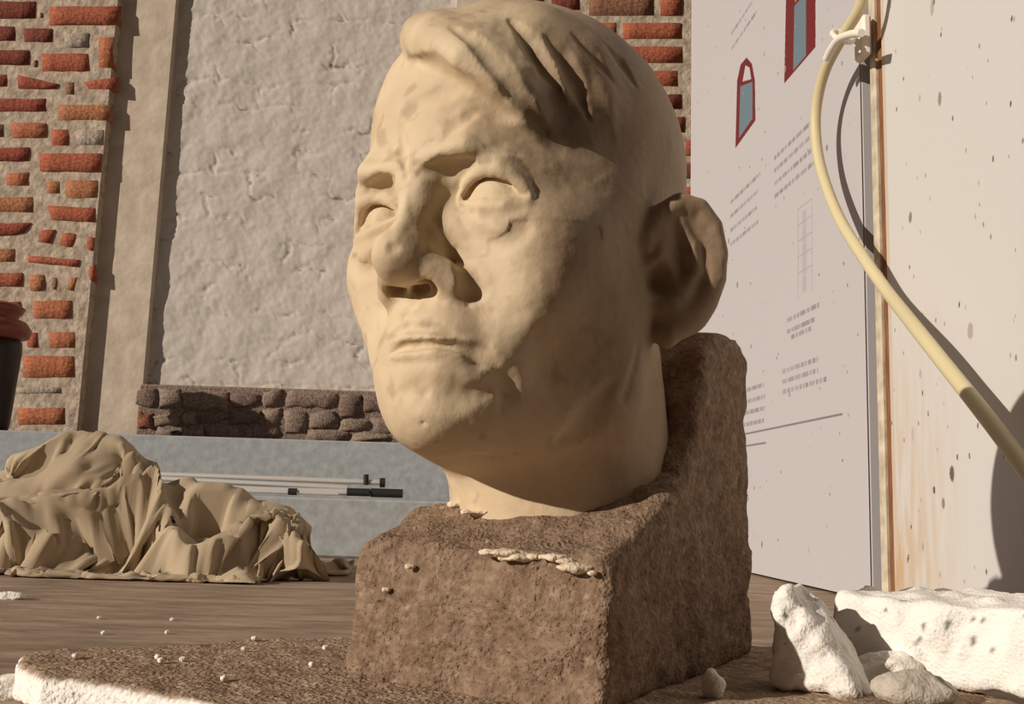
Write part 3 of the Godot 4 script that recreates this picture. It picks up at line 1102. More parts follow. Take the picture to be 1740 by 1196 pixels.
func head_shape(f: Field) -> void:
	f.ell(Vector3(0, 36, -10), Vector3(77, 82, 94), 0, Vector3(0, 0, 0), false)
	f.ell(Vector3(0, 34, 30), Vector3(66, 52, 50), 24, Vector3(0, 0, 0), false)
	f.ell(Vector3(0, -22, 22), Vector3(72, 74, 58), 30, Vector3(0, 0, 0), false)
	f.cap([55, -54, 4, 18, 38, -86, 34, 18, 16, -97, 62, 17], 26, false)
	f.cap([-55, -54, 4, 18, -38, -86, 34, 18, -16, -97, 62, 17], 26, false)
	f.ell(Vector3(2, -97, 75), Vector3(23, 18, 19), 16, Vector3(0, 0, 0), false)
	f.ell(Vector3(0, -74, 66), Vector3(36, 26, 28), 20, Vector3(0, 0, 0), false)
	f.ell(Vector3(47, -20, 50), Vector3(22, 18, 22), 22, Vector3(0, 0, 0), false)
	f.ell(Vector3(-47, -20, 50), Vector3(22, 18, 22), 22, Vector3(0, 0, 0), false)
	f.ell(Vector3(41, -48, 42), Vector3(22, 30, 28), 24, Vector3(0, 0, 0), false)
	f.ell(Vector3(-41, -48, 42), Vector3(22, 30, 28), 24, Vector3(0, 0, 0), false)
	f.cap([0, -70, -25, 58, 0, -200, -36, 62], 24, false)
	f.cap([46, -90, 12, 20, 22, -98, 36, 18], 26, false)
	f.cap([-46, -90, 12, 20, -22, -98, 36, 18], 26, false)
	f.cap([50, 11, 60, 11, 28, 18, 80, 11, 9, 12, 84, 9], 12, false)
	f.cap([-50, 11, 60, 11, -28, 18, 80, 11, -9, 12, 84, 9], 12, false)
	f.ell(Vector3(30, -2, 96), Vector3(21, 13, 21), 8, Vector3(0, 0, 0), true)
	f.ell(Vector3(-30, -2, 96), Vector3(21, 13, 21), 8, Vector3(0, 0, 0), true)
	f.ell(Vector3(33, -3, 66), Vector3(16, 14, 14), 2, Vector3(0, 0, 0), false)
	f.ell(Vector3(-33, -3, 66), Vector3(16, 14, 14), 2, Vector3(0, 0, 0), false)
	f.cap([0, 12, 82, 7, 1, -14, 93, 7, 2, -27, 99, 7.5], 10, false)
	f.cap([2, -31, 103, 8, 2, -26, 86, 11], 6, false)
	f.cap([2, -31, 103, 7.5, 19, -42, 85, 8, 25, -43, 72, 8], 8, false)
	f.cap([2, -31, 103, 7.5, -16, -42, 85, 8, -22, -43, 72, 8], 8, false)
	f.ell(Vector3(4, -64, 82), Vector3(22, 14, 14), 10, Vector3(0, 0, 0), false)
	f.cap([10, -50, 96, 4.6, 13, -38, 88, 4.6], 3, true)
	f.cap([-7, -50, 96, 4.6, -10, -38, 88, 4.6], 3, true)
	f.ell(Vector3(224, 82, 148), Vector3(200, 200, 200), 14, Vector3(0, 0, 0), true)
	f.ell(Vector3(-224, 82, 148), Vector3(200, 200, 200), 14, Vector3(0, 0, 0), true)
	f.ell(Vector3(157.2, -127.2, 93.2), Vector3(120, 120, 120), 14, Vector3(0, 0, 0), true)
	f.ell(Vector3(-157.2, -127.2, 93.2), Vector3(120, 120, 120), 14, Vector3(0, 0, 0), true)
	f.ell(Vector3(86, -28, -10), Vector3(6.5, 34, 20), 6, Vector3(0, -38, 0), false)
	f.ell(Vector3(-86, -28, -10), Vector3(6.5, 34, 20), 6, Vector3(0, 38, 0), false)
	f.ell(Vector3(94, -26, -4), Vector3(9.5, 25, 13), 4, Vector3(0, -38, 0), true)
	f.ell(Vector3(-94, -26, -4), Vector3(9.5, 25, 13), 4, Vector3(0, 38, 0), true)
	f.ell(Vector3(82, -36, 3), Vector3(8, 9, 7), 4, Vector3(0, 0, 0), true)
	f.ell(Vector3(-82, -36, 3), Vector3(8, 9, 7), 4, Vector3(0, 0, 0), true)
	f.cap([74, -16, 6, 5, 80, -3, 0, 4, 87, 4, -8, 4, 94, 2, -16, 4, 98, -7, -22, 4.2, 99, -20, -25, 4.2, 97, -33, -24, 4.2, 92, -45, -19, 4.5, 86, -54, -12, 5, 79, -62, -5, 6], 5, false)
	f.cap([-74, -16, 6, 5, -80, -3, 0, 4, -87, 4, -8, 4, -94, 2, -16, 4, -98, -7, -22, 4.2, -99, -20, -25, 4.2, -97, -33, -24, 4.2, -92, -45, -19, 4.5, -86, -54, -12, 5, -79, -62, -5, 6], 5, false)
	f.cap([86, -8, -8, 2.5, 91, -18, -12, 2.8, 91, -30, -13, 2.8, 86, -42, -8, 3], 4, false)
	f.cap([-86, -8, -8, 2.5, -91, -18, -12, 2.8, -91, -30, -13, 2.8, -86, -42, -8, 3], 4, false)
	f.ell(Vector3(-2, 44, -8), Vector3(77, 81, 93), 10, Vector3(0, 0, 0), false)
	f.cap([-6.9, 84.1, 75.1, 11, 7.9, 74.9, 81.5, 13, 28.3, 59, 83.7, 12, 40.9, 46.8, 77.5, 10, 49.3, 36.7, 69.8, 7], 6, false)
	f.cap([2.9, 84.2, 67.4, 13, 27.1, 70.3, 71.5, 14, 41.8, 51.6, 64.8, 12, 48.3, 35.8, 60.3, 7], 10, false)
	f.cap([22.6, 86.5, 55.3, 14, 39.5, 73, 52.9, 14, 48.7, 57.7, 45.3, 12, 54.5, 39.7, 42.2, 7], 12, false)
	f.cap([38.9, 82.2, 42.5, 14, 52, 69.2, 31, 14, 59.3, 48.1, 27.5, 8], 14, false)
	f.cap([18.9, -1.9, 79, 1.3, 23.6, 3.5, 79.1, 2.6, 28.5, 5.9, 80.1, 2.6, 34.6, 6.6, 80.8, 2.6, 41.4, 5.5, 79.2, 2.6, 45.8, 2.9, 76.6, 2.6, 49.8, -1, 73.8, 2.6, 53.5, -6, 72, 1.3], 1.5, false)
	f.cap([-18.9, -1.9, 79, 1.3, -23.6, 3.5, 79.1, 2.6, -28.5, 5.9, 80.1, 2.6, -34.6, 6.6, 80.8, 2.6, -41.4, 5.5, 79.2, 2.6, -45.8, 2.9, 76.6, 2.6, -49.8, -1, 73.8, 2.6, -53.5, -6, 72, 1.3], 1.5, false)
	f.cap([19.8, -4.4, 78.2, 1.1, 26.6, -7.2, 78.8, 2.2, 35, -9.1, 79.1, 2.2, 44, -10.1, 77.2, 2.2, 52.5, -9.4, 73.5, 1.1], 3, false)
	f.cap([-19.8, -4.4, 78.2, 1.1, -26.6, -7.2, 78.8, 2.2, -35, -9.1, 79.1, 2.2, -44, -10.1, 77.2, 2.2, -52.5, -9.4, 73.5, 1.1], 3, false)
	f.stroke(6, -4.5, [23.8, 74.5, 91.4, 37.6, 64, 89.8, 47.1, 49.3, 85.1, 52.3, 36.9, 77, 54.9, 26.4, 60])
	f.stroke(7, -4.5, [41.7, 80.9, 69, 50, 69.5, 66, 55.4, 56.6, 62.2, 58.8, 48.1, 55.4])
	f.stroke(7, -3.8, [54.8, 72.5, 58.5, 59.5, 64.3, 53.5, 62.8, 53.5, 49, 66.2, 36.3, 42.2])
	f.stroke(6, -3.3, [61.1, 77.2, 45.3, 67.6, 67.8, 37.8, 71.4, 58.5, 28.2])
	f.stroke(6, -3, [64.9, 81.6, 27.1, 69.9, 72.1, 16.3, 74.2, 61, 10.1])
	f.stroke(5, -1.5, [33.9, 69.5, 89.2, 45.5, 57.4, 82.8, 53.5, 42.3, 76.3])
	f.stroke(8, 1.9, [49.7, 72.7, 65.5, 56.7, 58.7, 59.2, 61.1, 43, 51.7])
	f.stroke(8, 1, [66.4, 65.5, 41.2, 70.6, 52.7, 32.8, 71.9, 33.6, 27.8])
	f.stroke(8, -4.5, [-9, 70.6, 83, 15.1, 57.9, 91.6, 32, 44.3, 87.1, 41, 35.6, 79.4, 49, 29.5, 72.6])
	f.stroke(24, -1.5, [49, 25.3, 68, 56.1, 19.9, 57.3])
	f.stroke(28, -0.9, [55, 8.2, 65.5, 58.9, -1.4, 62.2])
	f.stroke(8, -1.9, [-4.7, 34.2, 89.4, -0.3, 40.4, 89.3, 13.5, 44.6, 87.6, 29.4, 46, 88])
	f.stroke(20, 3.2, [7.8, 17.5, 93.3, 9.5, 29.6, 89.1, 23.3, 32.6, 86.8])
	f.stroke(7, -1.6, [20.5, 20.6, 91.9, 24.8, 27.7, 88.8, 32.9, 36.1, 81.8])
	f.stroke(6, -3.3, [-8.6, 35.3, 89.1, -4.1, 22, 91.6, 1.3, 7.2, 95.2])
	f.stroke(5, -1.8, [0.8, 24.1, 90.6, 5.8, 10.6, 94.6])
	f.stroke(14, 1.5, [-28.1, 38.3, 84.4, -17.5, 37.8, 87.6])
	f.stroke(9, -1.5, [-30.3, 16, 90.8, -21.2, 21.4, 91.6, -12.2, 25.7, 90])
	f.stroke(7, 2.5, [3.6, 13.9, 94.5, 17.9, 16.2, 92.9, 31.3, 17.2, 90.7, 39.1, 13.9, 83.8])
	f.stroke(7, 2.5, [-3.6, 13.9, 94.5, -17.9, 16.2, 92.9, -31.3, 17.2, 90.7, -39.1, 13.9, 83.8])
	f.stroke(9, -4.4, [8.4, 8.3, 93.9, 18.3, 9.1, 88.4, 31.7, 10.5, 84.9])
	f.stroke(9, -4.4, [-8.4, 8.3, 93.9, -18.3, 9.1, 88.4, -31.7, 10.5, 84.9])
	f.stroke(10, 3.2, [29.5, 9.8, 84.2, 42.5, 9.9, 79.6, 50.9, 2, 71.3])
	f.stroke(10, 3.2, [-29.5, 9.8, 84.2, -42.5, 9.9, 79.6, -50.9, 2, 71.3])
	f.stroke(6, -1.8, [38.3, 15.4, 84.8, 42.8, 14.7, 80, 47.9, 13.7, 73.6])
	f.stroke(4.2, 2.5, [18.7, -1.3, 78, 23.4, 4.1, 78.3, 28.4, 6.6, 79.5, 34.7, 7.4, 80.2, 41.1, 5.7, 78.3, 45.8, 2.8, 75.4, 50, -1.9, 72.4, 53.2, -6.5, 71.2])
	f.stroke(4.2, 2.5, [-18.7, -1.3, 78, -23.4, 4.1, 78.3, -28.4, 6.6, 79.5, -34.7, 7.4, 80.2, -41.1, 5.7, 78.3, -45.8, 2.8, 75.4, -50, -1.9, 72.4, -53.2, -6.5, 71.2])
	f.stroke(3, -2.7, [19.9, -3.1, 77.4, 24, 2.2, 77.3, 28.8, 5.2, 78.2, 34.5, 5.9, 78.6, 40.3, 3.9, 77.6, 44.7, 0.7, 75.7, 48.9, -3.9, 73.6])
	f.stroke(3, -2.7, [-19.9, -3.1, 77.4, -24, 2.2, 77.3, -28.8, 5.2, 78.2, -34.5, 5.9, 78.6, -40.3, 3.9, 77.6, -44.7, 0.7, 75.7, -48.9, -3.9, 73.6])
	f.stroke(5, 1.8, [20.2, -5.2, 77.7, 33.7, -8, 79.1, 43.3, -9.2, 76.7, 51.9, -9.8, 73.5])
	f.stroke(5, 1.8, [-20.2, -5.2, 77.7, -33.7, -8, 79.1, -43.3, -9.2, 76.7, -51.9, -9.8, 73.5])
	f.stroke(3, -1.2, [23.3, -3.2, 77.4, 35.6, -6.5, 79.4, 45.8, -7.3, 75.7])
	f.stroke(3, -1.2, [-23.3, -3.2, 77.4, -35.6, -6.5, 79.4, -45.8, -7.3, 75.7])
	f.stroke(14, 2.2, [23.2, -10.1, 78.6, 33.5, -16.4, 79, 41.8, -18.7, 78.3, 51.7, -15.3, 75.2])
	f.stroke(14, 2.2, [-23.2, -10.1, 78.6, -33.5, -16.4, 79, -41.8, -18.7, 78.3, -51.7, -15.3, 75.2])
	f.stroke(7, -1.8, [21.1, -12.8, 80.3, 27.3, -20.1, 79.6, 34, -24.8, 78.9, 40.7, -26.9, 78.3, 46.2, -25.5, 77.5, 51.1, -21.8, 76.2, 53.7, -16.8, 74.5])
	f.stroke(7, -1.8, [-21.1, -12.8, 80.3, -27.3, -20.1, 79.6, -34, -24.8, 78.9, -40.7, -26.9, 78.3, -46.2, -25.5, 77.5, -51.1, -21.8, 76.2, -53.7, -16.8, 74.5])
	f.stroke(20, 1, [57, -14, 71.4, 62.1, -20.1, 68.6, 60.7, -27.7, 70.4])
	f.stroke(20, 1, [-57, -14, 71.4, -62.1, -20.1, 68.6, -60.7, -27.7, 70.4])
	f.stroke(6, 1.5, [1.3, -1.3, 95.9, 3.2, -13.7, 100.4, 8.9, -28.9, 111.2])
	f.stroke(4, -1.8, [6.8, -29.1, 112.6, 8.2, -30.3, 111.9, 9.4, -31.8, 110.9])
	f.stroke(8, -3.8, [17.2, -26.6, 79.8, 27.4, -38.5, 84.5, 29, -46.8, 82.1, 26.6, -52.6, 82])
	f.stroke(8, -3.8, [-17.2, -26.6, 79.8, -27.4, -38.5, 84.5, -29, -46.8, 82.1, -26.6, -52.6, 82])
	f.stroke(6, -1.8, [-0.6, -59.3, 95.9, -0.1, -53.6, 92.5, 1.6, -49, 88.1])
	f.stroke(4.5, -2, [-10.3, -66.5, 95.3, -1.6, -64.2, 97, 4.1, -63.2, 97.2, 8, -64.4, 97, 18.6, -65.5, 94, 26.9, -68.4, 87.9])
	f.stroke(5, 2.2, [-8.2, -67.9, 96.1, 3, -67.6, 97.5, 14.9, -68.6, 95.5, 27.7, -71.5, 86.9])
	f.stroke(4.2, -4.5, [-7.4, -73.3, 96.1, 2.8, -71.8, 97.3, 12, -71.8, 96.1, 25.2, -72.8, 89.2, 30.2, -75, 84, 35.2, -79, 77.9])
	f.stroke(8, -2.8, [26.7, -73.6, 87.7, 32, -76.6, 82.1, 36.2, -80, 76.2])
	f.stroke(5, 3, [-7.5, -75.1, 95.9, 2.5, -74.6, 97, 16.9, -74.9, 93.9, 26.5, -76.9, 87.6])
	f.stroke(17, 2.5, [2.2, -82.1, 96.5, 18.9, -82.6, 92.3, 30.8, -85.8, 82.7])
	f.stroke(11, -2.2, [-1.3, -91.8, 96.5, 11.2, -92.1, 95.1, 22.8, -94, 89.2, 32.8, -92.7, 77.1])
	f.stroke(9, -1.4, [35.6, -76.4, 78, 37.3, -84.8, 71.8, 36.8, -92.3, 68.6, 34.1, -99.3, 70.2])
	f.stroke(9, -1.4, [-35.6, -76.4, 78, -37.3, -84.8, 71.8, -36.8, -92.3, 68.6, -34.1, -99.3, 70.2])
	f.stroke(14, 0.8, [34.3, -62.3, 78.5, 40.2, -74, 72.8, 39.8, -87.6, 65.5, 35.1, -100.5, 67.2, 28.9, -108.2, 72.1])
	f.stroke(14, 0.8, [-34.3, -62.3, 78.5, -40.2, -74, 72.8, -39.8, -87.6, 65.5, -35.1, -100.5, 67.2, -28.9, -108.2, 72.1])
	f.stroke(20, 1.9, [9.2, -103.6, 92.8])
	f.stroke(3, -1.5, [9.4, -104.6, 92.2])
	f.stroke(3, -1.2, [11.7, -92.6, 94.9])
	f.stroke(16, -1.2, [51.3, -64.9, 64.6, 49.2, -79.4, 54.9, 47.7, -92.1, 49.2])
	f.stroke(26, 1.8, [49.1, -42.5, 74.4, 57.4, -50.1, 66.2, 56.7, -59.7, 60.7])
	f.stroke(12, -2.2, [40.2, -115.2, 37.6, 54.7, -102, 29.6, 64.4, -85.9, 24])
	f.stroke(10, -1.9, [72.4, -68.8, 12.1, 65.9, -93.6, 16])

# ------------------------------------------------------------------ polystyrene
func foam_paint(edge_only: float) -> Callable:
	var n := FastNoiseLite.new()
	n.frequency = 0.045
	n.fractal_octaves = 4
	n.seed = 3
	var sp := FastNoiseLite.new()
	sp.frequency = 0.11
	sp.seed = 12
	return func(p: Vector3, nn: Vector3) -> Color:
		var c := Color(0.90, 0.87, 0.82)
		var s := smoothstep(0.44, 0.52, sp.get_noise_3d(p.x * 0.8, p.y * 0.6, p.z * 0.8))
		c = c.lerp(Color(0.10, 0.085, 0.075), s * 0.85)
		var top := smoothstep(0.45, 0.8, nn.y) * edge_only
		var dirt := Color(0.25, 0.165, 0.11).lerp(Color(0.44, 0.32, 0.225), clampf(n.get_noise_3dv(p) + 0.45, 0, 1))
		dirt = dirt.lerp(Color(0.66, 0.52, 0.38), smoothstep(0.18, 0.5, n.get_noise_3d(p.x * 2.5, p.y, p.z * 4.0 + 40.0)) * 0.85)
		return c.lerp(dirt, top)

func foam() -> void:
	var mm := Transform3D(Basis.from_scale(Vector3(0.001, 0.001, 0.001)), Vector3.ZERO)
	# the slab under the bust: dirty top, broken white edge at the left
	var f := Field.new()
	var pl: Array = []
	for p in [[420, 1250], [400, 1196], [250, 1167], [150, 1150], [70, 1142], [26, 1122], [34, 1106], [70, 1096], [330, 1089], [460, 1076], [760, 1080], [1290, 1092], [1420, 1100], [1560, 1135]]:
		var w := on_y(p[0], p[1], 0.022)
		pl.append(Vector2(w.x, w.z) * 1000.0)
	for p in [[320, -380], [-60, -380]]:
		pl.append(Vector2(p[0], p[1]))
	f.prism(pl, Vector3i(0, 2, 1), 0.0, 20.0, 3.0)
	f.grain(FastNoiseLite.TYPE_SIMPLEX_SMOOTH, 0.05, 1.5, 3, 2)
	f.grain(FastNoiseLite.TYPE_CELLULAR, 0.10, 0.4, 1, 5)
	f.slack = 5.0
	var o := thing("foam_slab", "dirty brown-topped polystyrene slab with a broken white edge, lying under the bust", "slab", Vector3.ZERO)
	piece("slab_body", f.mesh(Vector3(-330, -4, -780), Vector3(360, 26, -380), 3.0, mm, foam_paint(1.0)), M.dirty, o)
	# long broken piece at the right
	var a := on_y(1418, 1150, 0.02)
	var g := Field.new()
	var b := on_y(1760, 1190, 0.022)
	var u := (b - a).normalized()
	var v := Vector3(u.z, 0, -u.x)
	if v.z > 0.0: v = -v
	var long := a.distance_to(b) * 1000.0 + 120.0
	g.prism([Vector2(0, 0), Vector2(long, 0), Vector2(long, 120), Vector2(30, 120), Vector2(-6, 60)], Vector3i(0, 2, 1), 0.0, 50.0, 5.0)
	g.grain(FastNoiseLite.TYPE_SIMPLEX_SMOOTH, 0.03, 5.0, 3, 7)
	g.grain(FastNoiseLite.TYPE_CELLULAR, 0.10, 1.2, 1, 5)
	g.slack = 8.0
	var bs := Basis(u * 0.001, Vector3.UP * 0.001, v * 0.001)
	var gm := g.mesh(Vector3(-20, -8, -12), Vector3(long + 12, 62, 136), 2.6, Transform3D(bs, Vector3.ZERO), foam_paint(0.0))
	if bs.determinant() < 0.0: gm = turned(gm)
	var lp := piece("foam_slab_piece", gm, M.foam, self, a)
	tag(lp, "long white polystyrene piece with dark specks, lying before the white door", "foam")
	# upright broken wedge between the block and the long piece
	var c := on_y(1396, 1172, 0.02)
	var e := Field.new()
	e.prism([Vector2(-26, 0), Vector2(24, 0), Vector2(20, 14), Vector2(4, 38), Vector2(-14, 58), Vector2(-24, 52)], Vector3i(0, 1, 2), -22.0, 18.0, 7.0)
	e.grain(FastNoiseLite.TYPE_SIMPLEX_SMOOTH, 0.035, 5.0, 3, 17)
	e.grain(FastNoiseLite.TYPE_CELLULAR, 0.12, 1.0, 1, 5)
	e.slack = 8.0
	var wp := piece("foam_wedge", e.mesh(Vector3(-42, -8, -36), Vector3(40, 74, 34), 1.6, Transform3D(Basis(Vector3.UP, deg_to_rad(-28.0)).scaled(Vector3.ONE * 0.001), Vector3.ZERO), foam_paint(0.0)), M.foam, self, c)
	tag(wp, "upright broken white polystyrene wedge beside the stone block", "foam")

func crumbs() -> void:
	var white := func(_p: Vector3, _n: Vector3) -> Color: return Color(0.86, 0.82, 0.75)
	var grey := func(_p: Vector3, _n: Vector3) -> Color: return Color(0.52, 0.47, 0.40)
	for s in [
		[1510, 1166, 0.02, 22, 12, 12, "small bright polystyrene crumb before the long white piece", white],
		[1535, 1150, 0.02, 20, 9, 10, "flat greyish polystyrene flake behind the small bright crumb", grey],
		[1556, 1194, 0.02, 24, 10, 12, "grey broken lump at the bottom edge, in front of the crumbs", grey],
		[1212, 1184, 0.02, 6, 9, 6, "small upright polystyrene bead in the shade at the foot of the block", white],
		[16, 1186, 0.0, 14, 8, 9, "pale chunk at the lower left corner, beside the slab", white],
		[16, 1018, 0.0, 16, 5, 9, "flat pale chip on the floor at the left edge", white]]:
		var p := on_y(s[0], s[1], s[2])
		var r := Vector3(s[3], s[4], s[5])
		var o := piece("foam_crumb", lump(r, s[0], 2.0, maxf(r.y * 0.12, 0.8), s[7]), M.foam, self, p - Vector3(0, 0.001, 0))
		tag(o, s[6], "crumb")
	var bead := lump(Vector3(2.2, 1.8, 2.0), 3, 0.5, 0.5, white, 1)
	for s in [[128, 1118, 0.02], [268, 1120, 0.02], [273, 1126, 0.02], [310, 1124, 0.02], [415, 1106, 0.02], [432, 1088, 0.02], [380, 1157, 0.02], [553, 1104, 0.02], [530, 1133, 0.02], [284, 1077, 0.0], [168, 1052, 0.0], [292, 1055, 0.0], [175, 1078, 0.0]]:
		var o := piece("foam_bead", bead, M.foam, self, on_y(s[0], s[1], s[2]))
		o.rotation.y = s[0] * 0.7
		var low: bool = s[2] == 0.0
		tag(o, "tiny pale bead of polystyrene on the brown floor behind the slab" if low else "tiny pale bead of polystyrene on the dirty slab beside the block", "bead", "polystyrene beads on the floor" if low else "polystyrene beads on the slab")

# ------------------------------------------------------------------ cloth: a sheet that is let fall over a few humps and settles in folds
func cloth() -> void:
	const NU := 104
	const NV := 56
	var at := on_y(300, 976, 0.0)
	var mm := func(x: float, y: float, dz: float) -> Vector3: return on_z(x, y, at.z + dz) - at
	# what lies under it: ellipsoids (centre, radii)
	var hc: Array[Vector3] = []
	var hr: Array[Vector3] = []
	for h in [[150, 842, -0.03, 0.085, 0.088, 0.07], [40, 880, -0.01, 0.11, 0.068, 0.075], [300, 880, -0.01, 0.085, 0.062, 0.06], [430, 905, -0.01, 0.085, 0.055, 0.055], [505, 935, -0.01, 0.04, 0.045, 0.045], [-70, 900, -0.02, 0.10, 0.05, 0.07], [330, 945, 0.055, 0.07, 0.022, 0.022], [110, 950, 0.06, 0.10, 0.02, 0.02]]:
		hc.append(mm.call(h[0] + 8.0, h[1], h[2]))
		hr.append(Vector3(h[3], h[4], h[5]) * 0.84)
	for c in [[60, 788, -0.03, 0.020, 120, 756, -0.04, 0.022], [120, 756, -0.04, 0.022, 196, 762, -0.03, 0.020], [0, 876, 0.04, 0.026, 100, 868, 0.045, 0.026], [100, 868, 0.045, 0.026, 215, 840, 0.03, 0.012], [212, 782, 0.0, 0.012, 262, 842, 0.025, 0.014], [262, 842, 0.025, 0.014, 288, 885, 0.045, 0.012], [310, 850, 0.0, 0.024, 400, 874, 0.01, 0.028], [400, 874, 0.01, 0.028, 500, 906, 0.0, 0.024], [120, 938, 0.075, 0.010, 250, 888, 0.065, 0.010], [288, 915, 0.08, 0.018, 330, 950, 0.09, 0.020], [330, 950, 0.09, 0.020, 440, 908, 0.06, 0.020], [440, 890, 0.06, 0.010, 535, 905, 0.05, 0.010], [535, 905, 0.05, 0.010, 478, 958, 0.07, 0.010], [20, 892, 0.07, 0.018, 100, 915, 0.07, 0.014], [-60, 850, -0.02, 0.03, 20, 822, -0.03, 0.022]]:
		for k in 6:
			var f := k / 5.0
			hc.append((mm.call(c[0], c[1], c[2]) as Vector3).lerp(mm.call(c[4], c[5], c[6]), f))
			hr.append(Vector3.ONE * lerpf(c[3], c[7], f))
	var x0: float = mm.call(-190, 940, 0.0).x
	var x1: float = mm.call(540, 940, 0.0).x
	var nz := FastNoiseLite.new()
	nz.frequency = 1.0
	nz.fractal_octaves = 2
	nz.seed = 14
	var P := PackedVector3Array()
	var Q := PackedVector3Array()
	var n := NU * NV
	P.resize(n)
	for j in NV:
		for i in NU:
			var u := float(i) / (NU - 1)
			var v := float(j) / (NV - 1)
			var wx := nz.get_noise_2d(u * 2.3, v * 2.0) * 0.10
			var wz := nz.get_noise_2d(u * 2.0 + 7.0, v * 2.2) * 0.07
			var x := lerpf(x0, x1, u) + wx
			var z := lerpf(-0.15, 0.125, v) + wz
			var y := 0.004
			for h in hc.size():
				var ex := (x - hc[h].x) / hr[h].x
				var ez := (z - hc[h].z) / hr[h].z
				var k := 1.0 - ex * ex - ez * ez
				if k > 0.0:
					y = maxf(y, hc[h].y + hr[h].y * sqrt(k))
			var s1 := sin(z * 105.0 + x * 22.0 + 6.0 * nz.get_noise_2d(x * 5.0, z * 5.0 + 3.0))
			var s2 := sin(x * 42.0 - z * 34.0 + 7.0 * nz.get_noise_2d(x * 6.0 + 11.0, z * 6.0))
			var lift := 0.002 + 0.022 * pow(0.5 + 0.5 * s1, 1.5) + 0.014 * pow(0.5 + 0.5 * s2, 1.5)
			P[j * NU + i] = Vector3(x, y + lift, z)
	Q = P.duplicate()
	var du := 0.80 / (NU - 1)
	var dv := 0.48 / (NV - 1)
	var ca := PackedInt32Array()
	var cb := PackedInt32Array()
	var cl := PackedFloat32Array()
	var cs := PackedFloat32Array()
	for j in NV:
		for i in NU:
			var a := j * NU + i
			for s in [[1, 0, 1.0], [0, 1, 1.0], [1, 1, 0.5], [-1, 1, 0.5], [2, 0, 0.12], [0, 2, 0.12]]:
				var p: int = i + s[0]
				var q: int = j + s[1]
				if p >= 0 and p < NU and q < NV:
					ca.append(a)
					cb.append(q * NU + p)
					cl.append(maxf(P[a].distance_to(P[q * NU + p]) * 1.04, Vector2(s[0] * du, s[1] * dv).length()))
					cs.append(s[2] * 0.5)
	var floor_y := 0.003
	for step in 26:
		for k in n:
			var p := P[k]
			var vel := (p - Q[k]) * 0.965
			Q[k] = p
			P[k] = p + vel.limit_length(0.012) + Vector3(0, -0.0011, 0)
		for it in 5:
			for c in ca.size():
				var a := ca[c]
				var b := cb[c]
				var pa := P[a]
				var d := P[b] - pa
				var l := d.length()
				if l > 1e-7:
					d *= (l - cl[c]) / l * cs[c]
					P[a] = pa + d
					P[b] -= d
		for k in n:
			var p := P[k]
			var hit := false
			if p.y < floor_y:
				p.y = floor_y
				hit = true
			for h in hc.size():
				var e := (p - hc[h]) / hr[h]
				var l2 := e.length_squared()
				if l2 < 1.0:
					p = hc[h] + e / sqrt(l2 + 1e-9) * hr[h]
					hit = true
			p.x = clampf(p.x, x0 - 0.02, x1 + 0.035)
			p.z = clampf(p.z, -0.17, 0.135)
			if hit:
				Q[k] = p
			P[k] = p
	# finer, smoothed skin with a thickness
	const S := 2
	var fu := (NU - 1) * S + 1
	var fv := (NV - 1) * S + 1
	var rows: Array[PackedVector3Array] = []
	for j in NV:
		var r := PackedVector3Array()
		for i in NU - 1:
			for s in S:
				r.append(P[j * NU + i].cubic_interpolate(P[j * NU + i + 1], P[j * NU + maxi(i - 1, 0)], P[j * NU + mini(i + 2, NU - 1)], float(s) / S))
		r.append(P[j * NU + NU - 1])
		rows.append(r)
	var F := PackedVector3Array()
	for j in NV - 1:
		for s in S:
			for i in fu:
				F.append(rows[j][i].cubic_interpolate(rows[j + 1][i], rows[maxi(j - 1, 0)][i], rows[mini(j + 2, NV - 1)][i], float(s) / S))
	F.append_array(rows[NV - 1])
	var N := PackedVector3Array()
	for j in fv:
		for i in fu:
			var a := F[j * fu + mini(i + 1, fu - 1)] - F[j * fu + maxi(i - 1, 0)]
			var b := F[mini(j + 1, fv - 1) * fu + i] - F[maxi(j - 1, 0) * fu + i]
			N.append(b.cross(a).normalized())
	var tone := FastNoiseLite.new()
	tone.frequency = 0.02
	tone.fractal_octaves = 3
	var V := PackedVector3Array()
	var NN := PackedVector3Array()
	var C := PackedColorArray()
	var I := PackedInt32Array()
	for side in 2:
		for k in F.size():
			V.append(F[k] + N[k] * (0.0011 if side == 0 else -0.0011))
			NN.append(N[k] if side == 0 else -N[k])
			C.append(Color(0.49, 0.39, 0.27).lerp(Color(0.35, 0.27, 0.18), clampf(tone.get_noise_2d(k % fu, k / fu) + 0.4, 0, 1)))
	var half := F.size()
	for j in fv - 1:
		for i in fu - 1:
			var a := j * fu + i
			for t in [a, a + 1, a + fu, a + 1, a + fu + 1, a + fu]:
				I.append(t)
			for t in [a, a + fu, a + 1, a + 1, a + fu, a + fu + 1]:
				I.append(t + half)
	for e in [[0, 1, fu - 1], [(fv - 1) * fu, 1, fu - 1], [0, fu, fv - 1], [fu - 1, fu, fv - 1]]:
		for k in e[2]:
			var a: int = e[0] + e[1] * k
			var b: int = a + e[1]
			for t in [a, b, a + half, b, b + half, a + half]:
				I.append(t)
	var arr := []
	arr.resize(Mesh.ARRAY_MAX)
	arr[Mesh.ARRAY_VERTEX] = V
	arr[Mesh.ARRAY_NORMAL] = NN
	arr[Mesh.ARRAY_COLOR] = C
	arr[Mesh.ARRAY_INDEX] = I
	var m := ArrayMesh.new()
	m.add_surface_from_arrays(Mesh.PRIMITIVE_TRIANGLES, arr)
	var o := piece("crumpled_cloth", m, M.cloth, self, at)
	tag(o, "heap of crumpled beige canvas cloth on the floor before the blue-grey step", "cloth")

